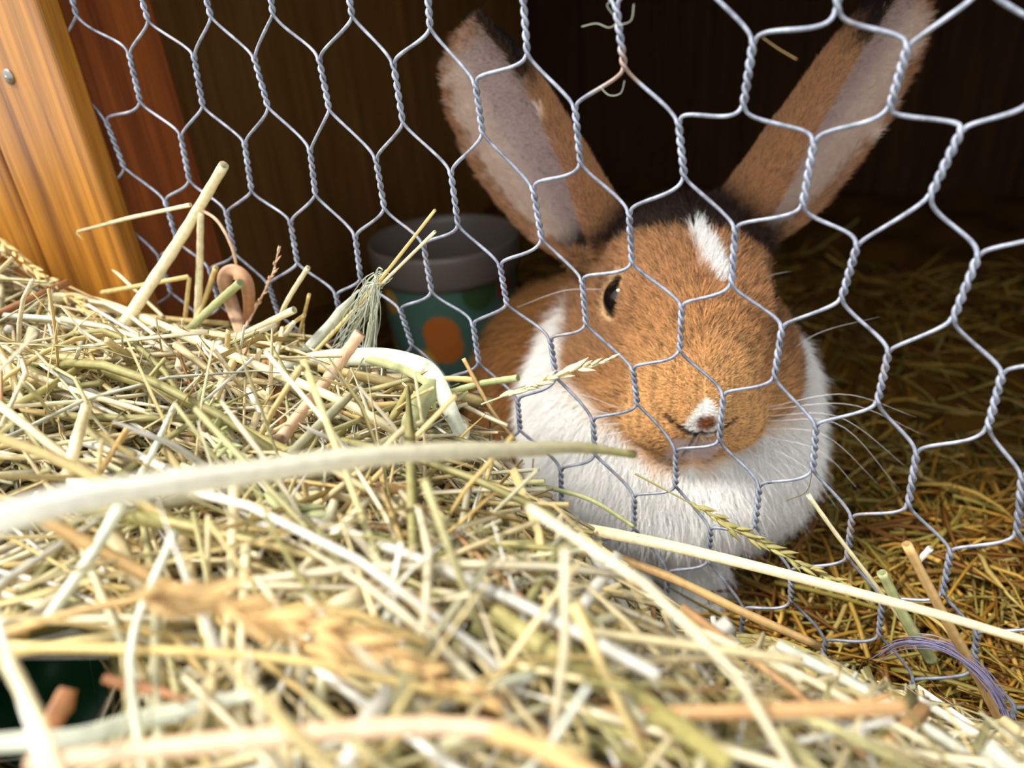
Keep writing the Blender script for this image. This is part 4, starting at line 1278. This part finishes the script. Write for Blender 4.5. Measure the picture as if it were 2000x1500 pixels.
# --- dried seed heads
seedhead([(-30, 440, 'h14'), (60, 520, 'h16'), (150, 590, 'h16'), (240, 670, 'h8')], 30, 46, 6.5, STR, 'straw-coloured seed head at the foot of the golden board', .1, .45, seed=3)
seedhead([(480, 950, 150), (640, 1030, 152), (820, 1130, 150), (1010, 1235, 150)], 50, 70, 8.0, GRN, 'pale green feathery seed head lying across the middle of the pile', .05, .5, seed=4)
seedhead([(200, 1175, 92), (340, 1165, 92), (480, 1190, 92), (680, 1250, 92), (960, 1370, 92)], 55, 64, 6.5, TAN, 'blurred tan seed head crossing the lower left', .1, .6, seed=5)
seedhead([(1240, 925, 'f26'), (1380, 1000, 'f26'), (1520, 1080, 'f26'), (1700, 1165, 'f24')], 26, 46, 5.0, OLV, 'grey-green seed head hanging in front of the forepaw', .25, .5, 4, seed=6)
seedhead([(450, 690, 'h12'), (490, 620, 'f12'), (530, 540, 'f8'), (545, 482, 'f7')], 9, 22, 3.4, PNK, 'thin pinkish spike standing right of the curled brown leaf', .2, .35, 6, seed=7)
seedhead([(380, 740, 'h10'), (420, 800, 'h18'), (450, 880, 'h16'), (520, 950, 'h10')], 40, 44, 7.0, GRN, 'fluffy pale seed head on the left part of the pile', .1, .7, seed=8)
seedhead([(940, 790, 'f9'), (1020, 760, 'f9'), (1100, 730, 'f9'), (1190, 702, 'f9')], 18, 26, 7.0, CRM, 'frayed white grass tip reaching across the white chest', .15, .28, 4, seed=11)
# --- curled brown leaf
blade([(505, 800, 'h8'), (482, 700, 'f12'), (460, 615, 'f12'), (440, 548, 'f10'), (456, 530, 'f8'), (480, 552, 'f7'), (486, 605, 'f8'), (470, 648, 'f9')], 30, PNK * .8,
      'curled pinkish-brown dry leaf standing at the foot of the wire', prof=[.15, .45, .85, 1, 1, .9, .7, .25], fold=.15, cat='leaf', name='dry_leaf', col2=BRN * 1.1, n=60)
blade([(550, 860, 'h8'), (545, 800, 'h12'), (532, 740, 'h10'), (520, 700, 'h6')], 22, BRN * 1.2, 'brown leaf strip lying below the curled leaf', prof=[.5, 1, .8, .4], fold=.5, twist=.7, cat='leaf', name='dry_leaf')
# --- frayed purple twine
def twine(pts, label, nfil, rad, seed, col=None, fr=.14, name='twine', cat='twine'):
    r_ = np.random.default_rng(seed)
    Q = crom(path3(pts), 50)
    col = np.array(srgb(176, 168, 206)) if col is None else col
    root = bpy.data.objects.new(name, None); link(root); root.location = Vector(W(Q[0])); tag(root, label, cat)
    org = np.array(root.location)
    for i in range(nfil):
        off_ = r_.normal(size=3) * rad
        wv = np.stack([np.sin(np.linspace(0, r_.uniform(3, 9), 50) + r_.uniform(0, 6)) for _ in range(3)], -1) * rad * r_.uniform(.5, 1.6)
        a0 = r_.integers(0, 18); a1 = r_.integers(32, 50)
        P = (Q + off_ * np.linspace(.4, 1.6, 50)[:, None] + wv)[a0:a1]
        V, F = tubes(P[None], np.full((1, len(P)), fr), 4, up=np.array([[[.2, .4, .8]]]))
        mesh_np('filament', W(V) - org, F, M_HAY, root, True, np.tile(col * r_.uniform(.8, 1.15), (len(V), 1)))
twine([(1700, 1290, 'f14'), (1760, 1255, 'f16'), (1850, 1265, 'f18'), (1930, 1330, 'f20'), (1975, 1430, 'f22'), (1985, 1540, 'f24')], 'frayed lilac baling twine at the lower right corner', 26, .7, 21)
# --- wisps of hair caught on the wire
def wisp(pts, label, w=1.6, col=BLU):
    P = crom(path3(pts), 40)
    s = proj(P)[2].mean()
    V, F = tubes(P[None], np.full((1, 40), w * s / FPX / 2), 4, up=np.array([[[.2, .4, .8]]]))
    o = mesh_np('hair_wisp', W(V), F, M_HAY, None, True, np.tile(col * .8, (len(V), 1)))
    tag(o, label, 'hair')
wisp([(1136, 52, 'f1'), (1165, 46, 'f2'), (1190, 54, 'f2'), (1204, 40, 'f2'), (1186, 12, 'f1'), (1196, 0, 'f1')], 'curly loose hair caught high on the wire between the ears')
wisp([(1205, 50, 'f1'), (1232, 40, 'f2'), (1238, 8, 'f2')], 'short hair curl right of the loose curly hair')
wisp([(1172, 170, 'f1'), (1190, 186, 'f2'), (1212, 182, 'f2'), (1220, 158, 'f1')], 'looped hair caught on the wire below the curly hair')
wisp([(1490, 74, 'f1'), (1520, 95, 'f2'), (1556, 116, 'f1')], 'single tan hair on the wire beside the right ear', 1.6, TAN)
wisp([(1586, 924, 'f1'), (1575, 960, 'f2'), (1536, 978, 'f1')], 'dark curved hair hanging from the wire below the whiskers', 1.6, OLV * .5)

twine([(752, 540, 'f10'), (728, 556, 'f13'), (700, 606, 'f12'), (672, 655, 'f11'), (655, 692, 'f11')], 'tied grey tuft of dry grass caught on the wire by the pot', 46, 1.5, 22, BLU * .9, .13, 'grass_tuft', 'tuft')
twine([(738, 536, 'f13'), (732, 600, 'f15'), (722, 680, 'f17'), (702, 770, 'f22'), (694, 852, 'h16')], 'grey frayed strand hanging down from the tied tuft', 30, .75, 23, BLU * .9, .16, 'grass_strand', 'tuft')
